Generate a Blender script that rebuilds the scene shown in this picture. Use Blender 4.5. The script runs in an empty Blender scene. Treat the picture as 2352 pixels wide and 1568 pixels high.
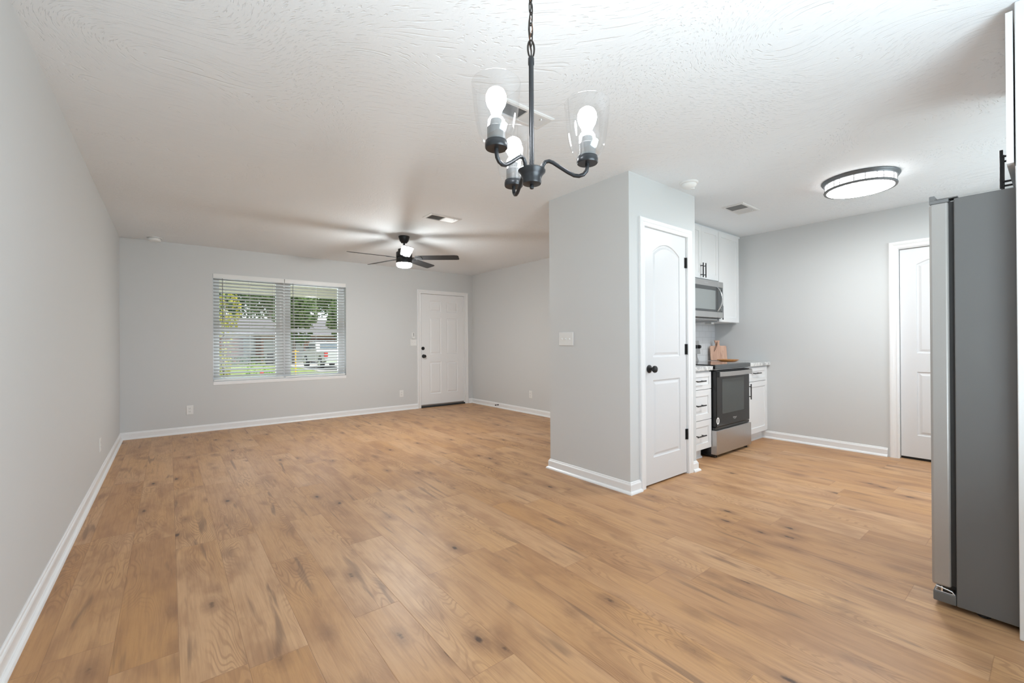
import bpy, bmesh, math, random
from mathutils import Vector, Matrix
PI = math.pi
C = bpy.context.scene.collection
random.seed(7)

# ------------------------------------------------------------------ camera
F_PX, YAW, PITCH, ROLL, CAM_H = 995.4, math.radians(38.363), math.radians(0.154), math.radians(-0.318), 1.1455
fwd = Vector((math.sin(YAW)*math.cos(PITCH), math.cos(YAW)*math.cos(PITCH), math.sin(PITCH)))
rgt = Vector((math.cos(YAW), -math.sin(YAW), 0)); upv = rgt.cross(fwd)
r2 = math.cos(ROLL)*rgt + math.sin(ROLL)*upv; u2 = -math.sin(ROLL)*rgt + math.cos(ROLL)*upv
cd = bpy.data.cameras.new('camera'); cam = bpy.data.objects.new('camera', cd); C.objects.link(cam)
cd.sensor_width = 36; cd.lens = F_PX/2352*36; cd.clip_start = 0.02; cd.clip_end = 300
m = Matrix.Identity(4)
for i in range(3):
    m[i][0] = r2[i]; m[i][1] = u2[i]; m[i][2] = -fwd[i]
m[2][3] = CAM_H
cam.matrix_world = m
bpy.context.scene.camera = cam

# ------------------------------------------------------------------ light
SKY = .92
w = bpy.data.worlds.new('World'); bpy.context.scene.world = w; w.use_nodes = True
bg = w.node_tree.nodes['Background']; bg.inputs[0].default_value = (0.80, 0.90, 1.0, 1); bg.inputs[1].default_value = SKY
sd = bpy.data.lights.new('sun', 'SUN'); sun = bpy.data.objects.new('sun', sd); C.objects.link(sun)
sd.energy = 2.3; sd.angle = math.radians(1.0); sd.color = (1, .95, .86)
sun.rotation_euler = (math.radians(22), 0, math.radians(20)); sun.location = (0, -5, 12)
BULB, FANL, DISC = 20.0, 160.0, 27.0
# fill lamps added outside the two rear windows and low on the front porch
for nm, loc, sx, sz, en, tilt in (('added_fill_patio', (1.15, -1.10, 1.00), 1.76, 1.7, 42.0, 138), ('added_fill_kitchen', (4.45, -.98, 1.60), 1.36, 1.0, 13.0, 114), ('added_fill_porch', (1.33, 7.85, .16), 1.8, .8, 40.0, 213)):
    ld = bpy.data.lights.new(nm, 'AREA'); ld.shape = 'RECTANGLE'; ld.size = sx; ld.size_y = sz; ld.energy = en; ld.color = (.76, .89, 1)
    lo = bpy.data.objects.new(nm, ld); C.objects.link(lo); lo.location = loc; lo.rotation_euler = (math.radians(tilt), 0, math.radians(22 if sx == 1.76 else 0))
vs = bpy.context.scene.view_settings
vs.view_transform = 'Standard'; vs.look = 'None'; vs.gamma = 1; vs.use_curve_mapping = False; vs.exposure = 1.42
cy = bpy.context.scene.cycles
cy.use_denoising = True; cy.max_bounces = 12; cy.diffuse_bounces = 6; cy.glossy_bounces = 5
cy.transparent_max_bounces = 24; cy.sample_clamp_indirect = 4.0; cy.caustics_reflective = False; cy.caustics_refractive = False

# ------------------------------------------------------------------ dimensions (metres)
CE = 2.44                       # ceiling
XL, YF, XR = -0.4646, 7.0, 4.5655
PX, PY, PX2 = 2.726, 2.014, 3.681     # pantry box
KB, KP = 2.79, 2.888            # kitchen back wall face, living side face
KX = 5.568                      # kitchen right wall
YB = -0.75                      # wall behind the camera
GZ = -0.5                       # ground outside

# ------------------------------------------------------------------ materials
def lin(c):
    return tuple((v/12.92 if v <= .04045 else ((v+.055)/1.055)**2.4) for v in (x/255 for x in c))
def mat(name, col, rough=.5, metal=0, spec=.5, bump=None, emit=None, var=0, vscale=8, coat=0):
    m = bpy.data.materials.new(name); m.use_nodes = True; nt = m.node_tree; b = nt.nodes['Principled BSDF']
    b.inputs['Base Color'].default_value = (*col, 1); b.inputs['Roughness'].default_value = rough
    b.inputs['Metallic'].default_value = metal; b.inputs['Specular IOR Level'].default_value = spec
    b.inputs['Coat Weight'].default_value = coat
    geo = nt.nodes.new('ShaderNodeNewGeometry')
    if var:
        n = nt.nodes.new('ShaderNodeTexNoise'); n.inputs['Scale'].default_value = vscale; n.inputs['Detail'].default_value = 4
        nt.links.new(geo.outputs['Position'], n.inputs['Vector'])
        mx = nt.nodes.new('ShaderNodeMix'); mx.data_type = 'RGBA'
        mx.inputs[6].default_value = (*[max(0, c*(1-var)) for c in col], 1); mx.inputs[7].default_value = (*[min(1, c*(1+var)) for c in col], 1)
        nt.links.new(n.outputs['Fac'], mx.inputs[0]); nt.links.new(mx.outputs[2], b.inputs['Base Color'])
    if bump:
        sc, st, dist = bump
        n = nt.nodes.new('ShaderNodeTexNoise'); n.inputs['Scale'].default_value = sc; n.inputs['Detail'].default_value = 3
        nt.links.new(geo.outputs['Position'], n.inputs['Vector'])
        bp = nt.nodes.new('ShaderNodeBump'); bp.inputs['Strength'].default_value = st; bp.inputs['Distance'].default_value = dist
        nt.links.new(n.outputs['Fac'], bp.inputs['Height']); nt.links.new(bp.outputs['Normal'], b.inputs['Normal'])
    if emit:
        b.inputs['Emission Color'].default_value = (*emit[0], 1); b.inputs['Emission Strength'].default_value = emit[1]
    return m

class NT:
    """small helper to write node graphs"""
    def __init__(s, m): s.m = m; s.t = m.node_tree; s.n = s.t.nodes; s.l = s.t.links
    def put(s, sock, v):
        if v is None: return
        if hasattr(v, 'is_output'): s.l.new(v, sock)
        else: sock.default_value = v
    def math(s, op, a, b=None, c=None):
        n = s.n.new('ShaderNodeMath'); n.operation = op; s.put(n.inputs[0], a); s.put(n.inputs[1], b)
        if c is not None: s.put(n.inputs[2], c)
        return n.outputs[0]
    def xyz(s, x, y, z):
        n = s.n.new('ShaderNodeCombineXYZ'); s.put(n.inputs[0], x); s.put(n.inputs[1], y); s.put(n.inputs[2], z); return n.outputs[0]
    def noise(s, v, sc, det=2, rough=.5, dist=0):
        n = s.n.new('ShaderNodeTexNoise'); s.put(n.inputs['Vector'], v); n.inputs['Scale'].default_value = sc
        n.inputs['Detail'].default_value = det; n.inputs['Roughness'].default_value = rough; n.inputs['Distortion'].default_value = dist
        return n.outputs['Fac']
    def white(s, v):
        n = s.n.new('ShaderNodeTexWhiteNoise'); n.noise_dimensions = '3D'; s.put(n.inputs['Vector'], v); return n.outputs['Value'], n.outputs['Color']
    def ramp(s, f, a, b):
        n = s.n.new('ShaderNodeMapRange'); n.interpolation_type = 'SMOOTHSTEP'; s.put(n.inputs[0], f); n.inputs[1].default_value = a; n.inputs[2].default_value = b
        return n.outputs[0]
    def mix(s, f, a, b, mode='MIX'):
        n = s.n.new('ShaderNodeMix'); n.data_type = 'RGBA'; n.blend_type = mode; s.put(n.inputs[0], f)
        s.put(n.inputs[6], a if hasattr(a, 'is_output') else (*a, 1)); s.put(n.inputs[7], b if hasattr(b, 'is_output') else (*b, 1)); return n.outputs[2]
    def pos(s):
        g = s.n.new('ShaderNodeNewGeometry'); sp = s.n.new('ShaderNodeSeparateXYZ'); s.l.new(g.outputs['Position'], sp.inputs[0])
        return g.outputs['Position'], sp.outputs[0], sp.outputs[1], sp.outputs[2]

def floor_material():
    m = bpy.data.materials.new('oak_plank_floor'); m.use_nodes = True; g = NT(m); b = g.n['Principled BSDF']
    P, x, y, z = g.pos()
    rx = g.math('DIVIDE', g.math('SUBTRACT', x, .026), .1935); row = g.math('FLOOR', rx); fx = g.math('FRACT', rx)
    ro, _ = g.white(g.xyz(row, 3.7, 1.1))
    ry = g.math('DIVIDE', g.math('ADD', y, g.math('MULTIPLY', ro, 1.3)), 1.26); col = g.math('FLOOR', ry); fy = g.math('FRACT', ry)
    r1, _ = g.white(g.xyz(row, col, .5)); r2_, _ = g.white(g.xyz(row, col, 7.5)); r3, _ = g.white(g.xyz(row, col, 13.5))
    ox = g.math('MULTIPLY', r1, 37.0); oy = g.math('MULTIPLY', r2_, 53.0)
    gx = g.math('ADD', x, ox); gy = g.math('ADD', y, oy)
    def V(sx, sy): return g.xyz(g.math('MULTIPLY', gx, sx), g.math('MULTIPLY', gy, sy), r3)
    # cathedral rings
    base = g.noise(V(7.0, 1.35), 1.0, 2.0, .38, .18)
    ring = g.math('SINE', g.math('MULTIPLY', base, 210.0))
    ring = g.ramp(ring, .0, 1.0)
    ringmask = g.ramp(g.noise(V(4.5, 1.3), 1.0, 2), .47, .66)
    fine = g.noise(V(170, 7), 1.0, 3, .6)
    fine2 = g.noise(V(60, 2.6), 1.0, 3, .6)
    blotch = g.ramp(g.noise(V(8.0, 2.6), 1.0, 3, .55, .3), .42, .74)
    streak = g.ramp(g.noise(V(15, 1.5), 1.0, 3, .5, .6), .61, .74)
    vo = g.n.new('ShaderNodeTexVoronoi'); vo.inputs['Scale'].default_value = 1.0; g.l.new(V(7.5, 3.4), vo.inputs['Vector'])
    kd = g.math('ADD', vo.outputs['Distance'], g.math('MULTIPLY', g.math('SUBTRACT', g.noise(V(45, 45), 1.0, 2), .5), .12))
    sel = g.ramp(g.noise(V(3.1, 1.7), 1.0, 0), .44, .50)
    knot = g.math('MULTIPLY', g.math('SUBTRACT', 1.0, g.ramp(kd, .03, .12)), sel)
    halo = g.math('MULTIPLY', g.math('SUBTRACT', 1.0, g.ramp(kd, .06, .42)), sel)
    c = g.mix(r1, lin((197, 153, 111)), lin((216, 176, 136)))
    c = g.mix(g.math('MULTIPLY', g.ramp(g.noise(V(2.5, .9), 1.0, 2), .35, .7), .40), c, lin((206, 156, 96)))
    c = g.mix(g.math('MULTIPLY', blotch, .62), c, lin((160, 118, 86)))
    c = g.mix(g.math('MULTIPLY', g.math('MULTIPLY', ring, ringmask), .34), c, lin((132, 94, 68)))
    c = g.mix(g.math('MULTIPLY', g.ramp(fine2, .42, .75), .30), c, lin((150, 112, 84)))
    c = g.mix(g.math('MULTIPLY', g.ramp(fine, .4, .75), .16), c, lin((140, 102, 76)))
    c = g.mix(g.math('MULTIPLY', streak, .58), c, lin((112, 88, 74)))
    c = g.mix(g.math('MULTIPLY', halo, .5), c, lin((128, 94, 74)))
    c = g.mix(g.math('MULTIPLY', knot, .85), c, lin((66, 50, 44)))
    ex = g.math('MULTIPLY', g.math('MINIMUM', fx, g.math('SUBTRACT', 1.0, fx)), .1935)
    ey = g.math('MULTIPLY', g.math('MINIMUM', fy, g.math('SUBTRACT', 1.0, fy)), 1.26)
    e = g.math('MINIMUM', ex, ey); seam = g.math('SUBTRACT', 1.0, g.ramp(e, .0004, .0022))
    c = g.mix(g.math('MULTIPLY', seam, .38), c, lin((140, 100, 68)))
    c = g.mix(1.0, c, (.90, .87, .86), 'MULTIPLY')
    g.l.new(c, b.inputs['Base Color'])
    rr = g.math('ADD', .35, g.math('MULTIPLY', fine, .14)); g.l.new(rr, b.inputs['Roughness'])
    b.inputs['Specular IOR Level'].default_value = .36
    h = g.math('SUBTRACT', g.math('MULTIPLY', fine, .3), g.math('ADD', seam, g.math('MULTIPLY', ring, .12)))
    bp = g.n.new('ShaderNodeBump'); bp.inputs['Strength'].default_value = .35; bp.inputs['Distance'].default_value = .0012
    g.l.new(h, bp.inputs['Height']); g.l.new(bp.outputs[0], b.inputs['Normal'])
    return m

def ceiling_material():
    m = bpy.data.materials.new('textured_ceiling_paint'); m.use_nodes = True; g = NT(m); b = g.n['Principled BSDF']
    b.inputs['Base Color'].default_value = (*CEIL, 1); b.inputs['Roughness'].default_value = .6; b.inputs['Specular IOR Level'].default_value = .35
    P, x, y, z = g.pos()
    ang = g.noise(P, .9, 1)
    a = g.math('ADD', g.math('MULTIPLY', ang, 2.2), -1.9)
    ca = g.math('COSINE', a); sa = g.math('SINE', a)
    u = g.math('ADD', g.math('MULTIPLY', x, ca), g.math('MULTIPLY', y, sa)); v = g.math('SUBTRACT', g.math('MULTIPLY', y, ca), g.math('MULTIPLY', x, sa))
    s1 = g.noise(g.xyz(g.math('MULTIPLY', u, 19), g.math('MULTIPLY', v, 80), 0), 1.0, 2, .5, .3)
    s2 = g.noise(P, 60, 2)
    hgt = g.math('ADD', g.ramp(s1, .56, .70), g.math('MULTIPLY', s2, .35))
    bp = g.n.new('ShaderNodeBump'); bp.invert = True; bp.inputs['Strength'].default_value = .6; bp.inputs['Distance'].default_value = .0033
    g.l.new(hgt, bp.inputs['Height']); g.l.new(bp.outputs[0], b.inputs['Normal'])
    return m

def tile_material():
    m = bpy.data.materials.new('white_subway_tile'); m.use_nodes = True; g = NT(m); b = g.n['Principled BSDF']
    P, x, y, z = g.pos()
    br = g.n.new('ShaderNodeTexBrick'); g.l.new(g.xyz(x, z, 0), br.inputs['Vector'])
    br.inputs['Color1'].default_value = (.72, .73, .74, 1); br.inputs['Color2'].default_value = (.75, .76, .77, 1); br.inputs['Mortar'].default_value = (.55, .56, .56, 1)
    br.inputs['Scale'].default_value = 1; br.inputs['Mortar Size'].default_value = .0018; br.inputs['Brick Width'].default_value = .15; br.inputs['Row Height'].default_value = .075
    g.l.new(br.outputs['Color'], b.inputs['Base Color']); b.inputs['Roughness'].default_value = .18
    bp = g.n.new('ShaderNodeBump'); bp.invert = True; bp.inputs['Strength'].default_value = .4; bp.inputs['Distance'].default_value = .001
    g.l.new(br.outputs['Fac'], bp.inputs['Height']); g.l.new(bp.outputs[0], b.inputs['Normal'])
    return m

def brick_material(name, c1, c2, mo):
    m = bpy.data.materials.new(name); m.use_nodes = True; g = NT(m); b = g.n['Principled BSDF']
    P, x, y, z = g.pos()
    br = g.n.new('ShaderNodeTexBrick'); g.l.new(g.xyz(g.math('ADD', x, y), z, 0), br.inputs['Vector'])
    br.inputs['Color1'].default_value = (*c1, 1); br.inputs['Color2'].default_value = (*c2, 1); br.inputs['Mortar'].default_value = (*mo, 1)
    br.inputs['Scale'].default_value = 1; br.inputs['Mortar Size'].default_value = .012; br.inputs['Brick Width'].default_value = .22; br.inputs['Row Height'].default_value = .075
    g.l.new(br.outputs['Color'], b.inputs['Base Color']); b.inputs['Roughness'].default_value = .9
    return m

def granite_material():
    m = bpy.data.materials.new('speckled_grey_stone_laminate'); m.use_nodes = True; g = NT(m); b = g.n['Principled BSDF']
    P, x, y, z = g.pos()
    a = g.ramp(g.noise(P, 22, 5, .65, .8), .4, .62); d = g.ramp(g.noise(P, 90, 3, .6), .55, .7)
    c = g.mix(a, lin((226, 226, 224)), lin((176, 176, 176))); c = g.mix(g.math('MULTIPLY', d, .4), c, lin((140, 138, 136)))
    g.l.new(c, b.inputs['Base Color']); b.inputs['Roughness'].default_value = .3
    return m

def board_material(name, cols, sc=(3, 26)):
    m = bpy.data.materials.new(name); m.use_nodes = True; g = NT(m); b = g.n['Principled BSDF']
    tc = g.n.new('ShaderNodeTexCoord'); sp = g.n.new('ShaderNodeSeparateXYZ'); g.l.new(tc.outputs['Object'], sp.inputs[0])
    v = g.xyz(g.math('MULTIPLY', sp.outputs[0], sc[1]), g.math('MULTIPLY', sp.outputs[1], sc[1]), g.math('MULTIPLY', sp.outputs[2], sc[0]))
    a = g.ramp(g.noise(v, 1, 4, .6, .9), .35, .65); d = g.ramp(g.noise(v, 2.2, 3, .6, .5), .6, .75)
    c = g.mix(a, cols[0], cols[1]); c = g.mix(g.math('MULTIPLY', d, .8), c, cols[2])
    g.l.new(c, b.inputs['Base Color']); b.inputs['Roughness'].default_value = .45
    return m

def clear_glass(name, tint=.97, gloss=.12):
    m = bpy.data.materials.new(name); m.use_nodes = True; g = NT(m); g.n.remove(g.n['Principled BSDF']); out = g.n['Material Output']
    tr = g.n.new('ShaderNodeBsdfTransparent'); tr.inputs[0].default_value = (tint, tint, tint, 1)
    gl = g.n.new('ShaderNodeBsdfGlossy'); gl.inputs['Roughness'].default_value = .03; gl.inputs[0].default_value = (1, 1, 1, 1)
    lw = g.n.new('ShaderNodeLayerWeight'); lw.inputs[0].default_value = .25
    f = g.math('ADD', g.math('MULTIPLY', g.math('POWER', lw.outputs['Facing'], 2.2), gloss*3.2), gloss*.25)
    mx = g.n.new('ShaderNodeMixShader'); g.l.new(f, mx.inputs[0]); g.l.new(tr.outputs[0], mx.inputs[1]); g.l.new(gl.outputs[0], mx.inputs[2]); g.l.new(mx.outputs[0], out.inputs[0])
    return m

def glow(name, col, st):
    m = bpy.data.materials.new(name); m.use_nodes = True; b = m.node_tree.nodes['Principled BSDF']
    b.inputs['Base Color'].default_value = (.9, .9, .9, 1); b.inputs['Emission Color'].default_value = (*col, 1); b.inputs['Emission Strength'].default_value = st; b.inputs['Roughness'].default_value = .4
    return m

def leaf_material(name, c1, c2):
    m = bpy.data.materials.new(name); m.use_nodes = True; g = NT(m); b = g.n['Principled BSDF']
    P, x, y, z = g.pos()
    c = g.mix(g.ramp(g.noise(P, 3.0, 4, .7), .35, .65), c1, c2); g.l.new(c, b.inputs['Base Color']); b.inputs['Roughness'].default_value = .7
    b.inputs['Specular IOR Level'].default_value = .2
    tl = g.n.new('ShaderNodeBsdfTranslucent'); g.l.new(c, tl.inputs[0]); mx = g.n.new('ShaderNodeMixShader'); mx.inputs[0].default_value = .35
    g.l.new(b.outputs[0], mx.inputs[1]); g.l.new(tl.outputs[0], mx.inputs[2]); g.l.new(mx.outputs[0], g.n['Material Output'].inputs[0])
    return m

CEIL = (.84, .872, .90)
M = dict(
    wall=mat('greige_wall_paint', (.645, .655, .657), .6, spec=.3, bump=(260, .12, .0006)),
    ceil=ceiling_material(), floor=floor_material(),
    white=mat('white_trim_paint', (.84, .84, .845), .32, spec=.45),
    door=mat('white_door_paint', (.70, .70, .71), .35, spec=.45),
    cab=mat('white_cabinet_lacquer', (.79, .795, .80), .30, spec=.45),
    plastic=mat('white_plastic', (.82, .82, .81), .35),
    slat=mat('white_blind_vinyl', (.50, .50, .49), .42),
    black=mat('matte_black_metal', (.018, .018, .019), .42, metal=.3),
    bronze=mat('dark_iron_fixture', (.050, .052, .056), .36, metal=.75),
    darkbrown=mat('dark_chain_metal', (.045, .038, .034), .4, metal=.6),
    steel=mat('brushed_stainless_steel', (.52, .51, .50), .30, metal=.9, var=.05, vscale=60),
    steeldoor=mat('pale_stainless_edge', (.40, .385, .37), .36, metal=.45, bump=(400, .05, .0004)),
    fridgeside=mat('textured_grey_appliance_paint', (.135, .134, .132), .46, bump=(500, .2, .0005), var=.05, vscale=3),
    fridgecap=mat('grey_moulded_cap', (.17, .17, .17), .45),
    gasket=mat('dark_rubber_gasket', (.02, .02, .02), .6),
    blackglass=mat('black_ceramic_glass', (.012, .012, .013), .07, spec=.5),
    ovenblack=mat('black_enamel', (.014, .014, .015), .25),
    ovenwin=mat('smoked_oven_glass', (.055, .062, .060), .1),
    microglass=mat('grey_microwave_window', (.27, .29, .29), .22),
    microdark=mat('slate_grey_microwave_trim', (.075, .082, .085), .3),
    steel2=mat('satin_steel_panel', (.50, .50, .50), .38, metal=.75),
    chrome=mat('bright_metal', (.82, .82, .83), .18, metal=1),
    silverlogo=mat('silver_logo', (.75, .75, .75), .3, metal=.5),
    tile=tile_material(), granite=granite_material(),
    board=board_material('acacia_board_wood', [lin((196, 150, 124)), lin((214, 172, 146)), lin((120, 74, 54))]),
    tray=board_material('honey_wood_tray', [lin((186, 124, 66)), lin((206, 146, 84)), lin((120, 74, 40))]),
    leather=mat('dark_leather_thong', (.05, .03, .02), .7),
    rawwood=mat('raw_cabinet_edge', lin((150, 96, 60)), .7, var=.3, vscale=30),
    vent=mat('white_vent_enamel', (.74, .74, .735), .4),
    ventdark=mat('duct_shade_grey', (.36, .36, .36), .8),  # grey stands in for the shade inside the duct
    nickel=mat('brushed_nickel_ring', (.17, .18, .19), .45, metal=.5),
    ring=mat('satin_grey_ring', (.16, .165, .17), .5),
    glass=clear_glass('clear_shade_glass', .975, .16), pane=clear_glass('window_pane_glass', .96, .05),
    bulb=glow('lit_bulb', (.95, .975, 1), BULB), fanlight=glow('lit_fan_lens', (.95, 1, 1), FANL), disc=glow('lit_diffuser', (.97, 1, 1), DISC), disc_side=glow('lit_side_diffuser', (1, 1, 1), 2.2),
    frost=mat('translucent_socket_sleeve', (.22, .22, .22), .4),
    copper=mat('copper_wire', (.45, .24, .15), .35, metal=.8),
    threshold=mat('dark_aluminium_threshold', (.05, .055, .06), .45, metal=.5),
    sweep=mat('brown_door_sweep', (.30, .25, .22), .6),
    slot=mat('dark_slot', (.10, .10, .10), .6),
    # outdoors
    grass=mat('sunlit_lawn_grass', (.15, .20, .04), .95, var=.45, vscale=2.0),
    concrete=mat('pale_concrete', (.30, .29, .27), .9, var=.08, vscale=2),
    asphalt=mat('grey_asphalt', (.10, .10, .10), .9, var=.1),
    brick=brick_material('red_brick', (.38, .15, .11), (.30, .11, .08), (.36, .25, .20)),
    roof=mat('grey_roof_shingle', (.13, .125, .135), .9, var=.12, vscale=6),
    garage=mat('white_garage_door', (.42, .42, .42), .6),
    soffit=mat('cream_soffit', (.46, .42, .33), .7),
    truck=mat('white_truck_paint', (.44, .44, .44), .25, coat=.5),
    truckglass=mat('truck_glass', (.10, .13, .15), .08), tyre=mat('black_tyre', (.02, .02, .02), .8), redlamp=mat('red_tail_lamp', (.45, .03, .03), .3),
    bark=mat('pale_tree_bark', (.42, .36, .30), .9, var=.3, vscale=5), barkd=mat('brown_tree_bark', (.12, .09, .07), .9, var=.3, vscale=5),
    leafd=leaf_material('dark_green_leaf', (.035, .075, .025), (.10, .17, .06)), leafm=leaf_material('mid_green_leaf', (.07, .13, .04), (.18, .25, .09)),
    leafy=leaf_material('yellow_leaf', (.42, .35, .03), (.34, .37, .09)), leafb=leaf_material('bright_green_leaf', (.16, .34, .03), (.32, .46, .10)),
    petal=mat('red_petal', (.75, .05, .06), .6), orange=mat('orange_yellow_paint', (.80, .42, .03), .5), dark=mat('dark_grey_plastic', (.03, .03, .035), .5),
)

# ------------------------------------------------------------------ mesh helpers
class MB:
    def __init__(s, tf=None): s.v = []; s.f = []; s.mi = []; s.tf = tf; s.cur = 0
    def add(s, vs_, fs):
        o = len(s.v); s.v += [tuple(s.tf(p)) if s.tf else tuple(p) for p in vs_]; s.f += [tuple(i+o for i in f) for f in fs]; s.mi += [s.cur]*len(fs); return s
    def box(s, x0, x1, y0, y1, z0, z1):
        x0, x1 = sorted((x0, x1)); y0, y1 = sorted((y0, y1)); z0, z1 = sorted((z0, z1))
        return s.add([(x0,y0,z0),(x1,y0,z0),(x1,y1,z0),(x0,y1,z0),(x0,y0,z1),(x1,y0,z1),(x1,y1,z1),(x0,y1,z1)],
                     [(0,3,2,1),(4,5,6,7),(0,1,5,4),(1,2,6,5),(2,3,7,6),(3,0,4,7)])
    def lathe(s, prof, c=(0,0,0), n=32, axis='z', close=False):
        vs_, fs = [], []; k = len(prof)
        for i in range(n):
            a = 2*PI*i/n
            for r, h in prof:
                p = (r*math.cos(a), r*math.sin(a), h)
                if axis == 'x': p = (p[2], p[0], p[1])
                if axis == 'y': p = (p[1], p[2], p[0])
                vs_.append((p[0]+c[0], p[1]+c[1], p[2]+c[2]))
        for i in range(n):
            j = (i+1) % n
            for q in range(k if close else k-1):
                q2 = (q+1) % k
                fs.append((i*k+q, j*k+q, j*k+q2, i*k+q2))
        return s.add(vs_, fs)
    def cyl(s, a, b, r, n=16, r2=None):
        return s.tube([a, b], [r, r if r2 is None else r2], n)
    def tube(s, pts, r, n=12, caps=True, closed=False):
        pts = [Vector(p) for p in pts]; k = len(pts); rr = r if isinstance(r, (list, tuple)) else [r]*k
        vs_, fs = [], []; prev = None
        for i, p in enumerate(pts):
            if closed: d = pts[(i+1) % k]-pts[i-1]
            else: d = pts[min(i+1, k-1)]-pts[max(i-1, 0)]
            d.normalize()
            if prev is None:
                t = Vector((0,0,1)) if abs(d.z) < .9 else Vector((1,0,0)); u = d.cross(t).normalized()
            else: u = (prev-d*prev.dot(d)).normalized()
            prev = u; v = d.cross(u)
            for j in range(n):
                a = 2*PI*j/n; vs_.append(p+(u*math.cos(a)+v*math.sin(a))*rr[i])
        for i in range(k if closed else k-1):
            i2 = (i+1) % k
            for j in range(n):
                j2 = (j+1) % n; fs.append((i*n+j, i*n+j2, i2*n+j2, i2*n+j))
        if caps and not closed: fs += [tuple(range(n))[::-1], tuple((k-1)*n+j for j in range(n))]
        return s.add(vs_, fs)
    def prism(s, poly, w0, w1):
        """polygon (u,v) extruded along the third axis"""
        n = len(poly)
        return s.add([(u, v, w0) for u, v in poly]+[(u, v, w1) for u, v in poly],
                     [tuple(range(n))[::-1], tuple(range(n, 2*n))]+[(i, (i+1) % n, n+(i+1) % n, n+i) for i in range(n)])
    def sweep(s, path, prof, g0=None, g1=None, closed=False):
        """path in 2D (a,b) room side on the left; profile (offset, c). Mitred corners; g0/g1 ghost points beyond the ends"""
        P = [Vector(p) for p in path]; ext = ([Vector(g0)] if g0 else [])+P+([Vector(g1)] if g1 else []); o = 1 if g0 else 0
        k = len(prof); vs_, fs = [], []
        for i in range(len(P)):
            e = i+o; ns = []
            if e > 0: d = (ext[e]-ext[e-1]).normalized(); ns.append(Vector((-d.y, d.x)))
            if e < len(ext)-1: d = (ext[e+1]-ext[e]).normalized(); ns.append(Vector((-d.y, d.x)))
            n = ns[0] if len(ns) == 1 else (ns[0]+ns[1])/(1+ns[0].dot(ns[1]))
            for off, c in prof: q = P[i]+n*off; vs_.append((q.x, q.y, c))
        for i in range(len(P)-1):
            for j in range(k-1): fs.append((i*k+j, (i+1)*k+j, (i+1)*k+j+1, i*k+j+1))
            fs.append((i*k+k-1, (i+1)*k+k-1, (i+1)*k, i*k))
        fs += [tuple(range(k)), tuple(len(vs_)-k+j for j in range(k))[::-1]]
        return s.add(vs_, fs)

def build(name, mb, material, parent=None, bevel=0, smooth=False, seg=2):
    me = bpy.data.meshes.new(name); me.from_pydata(mb.v, [], mb.f)
    mats = material if isinstance(material, (list, tuple)) else [material]
    for mm in mats: me.materials.append(mm)
    if len(mats) > 1: me.polygons.foreach_set('material_index', mb.mi)
    bm = bmesh.new(); bm.from_mesh(me); bmesh.ops.recalc_face_normals(bm, faces=bm.faces); bm.to_mesh(me); bm.free()
    o = bpy.data.objects.new(name, me); C.objects.link(o)
    if parent:
        o.parent = parent; o.matrix_parent_inverse = WM(parent).inverted()
    if smooth:
        me.polygons.foreach_set('use_smooth', [True]*len(me.polygons))
        es = o.modifiers.new('edges', 'EDGE_SPLIT'); es.split_angle = math.radians(38)
    if bevel:
        bv = o.modifiers.new('bevel', 'BEVEL'); bv.width = bevel; bv.segments = seg; bv.limit_method = 'ANGLE'; bv.angle_limit = math.radians(40)
    return o
def WM(o):
    mtx = o.matrix_basis.copy()
    if o.parent: mtx = WM(o.parent) @ o.matrix_parent_inverse @ mtx
    return mtx
def tag(o, label, cat, group=None, kind=None):
    if label: o['label'] = label
    if cat: o['category'] = cat
    if group: o['group'] = group
    if kind: o['kind'] = kind
    return o
def thing(name, label, cat, loc=(0,0,0), group=None):
    o = bpy.data.objects.new(name, None); C.objects.link(o); o.location = loc; o.empty_display_size = .1
    return tag(o, label, cat, group)
def struct(name, mb, material, parent=None, **k):
    o = build(name, mb, material, parent, **k)
    if not parent: o['kind'] = 'structure'
    return o
def dup(root, delta, label, group=None, rot=None):
    def cp(o, par):
        c = o.copy(); C.objects.link(c)
        if par: c.parent = par
        for ch in [x for x in bpy.data.objects if x.parent == o and x != c]: cp(ch, c)
        return c
    r = cp(root, None); r.location = Vector(root.location)+Vector(delta)
    if rot is not None: r.rotation_euler = rot
    r['label'] = label
    if group: r['group'] = group
    return r

def ymap(y0, s=-1):
    """local (u,v,w): u along +x, v up, w out of a wall plane y=y0 facing s*y"""
    return lambda p: (p[0], y0+s*p[2], p[1])
def xmap(x0, s=-1):
    return lambda p: (x0+s*p[2], p[0], p[1])

def inset(loop, d):
    n = len(loop); out = []
    for i in range(n):
        a, b, c = Vector(loop[i-1]), Vector(loop[i]), Vector(loop[(i+1) % n])
        d1 = (b-a).normalized(); d2 = (c-b).normalized(); n1 = Vector((-d1.y, d1.x)); n2 = Vector((-d2.y, d2.x))
        q = b+(n1+n2)/(1+n1.dot(n2))*d; out.append((q.x, q.y))
    return out
def panel_loops(mb, loop, steps):
    """sunk panel: steps (inset, depth) from the opening edge, closed by a face; loop counter-clockwise"""
    n = len(loop); vs_ = []; fs = []
    for d, w_ in steps: vs_ += [(u, v, w_) for u, v in (inset(loop, d) if d else loop)]
    for k in range(len(steps)-1):
        for i in range(n): j = (i+1) % n; fs.append((k*n+i, k*n+j, (k+1)*n+j, (k+1)*n+i))
    fs.append(tuple((len(steps)-1)*n+i for i in range(n)))
    mb.add(vs_, fs)
def rect(u0, u1, v0, v1): return [(u0,v0),(u1,v0),(u1,v1),(u0,v1)]
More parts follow.
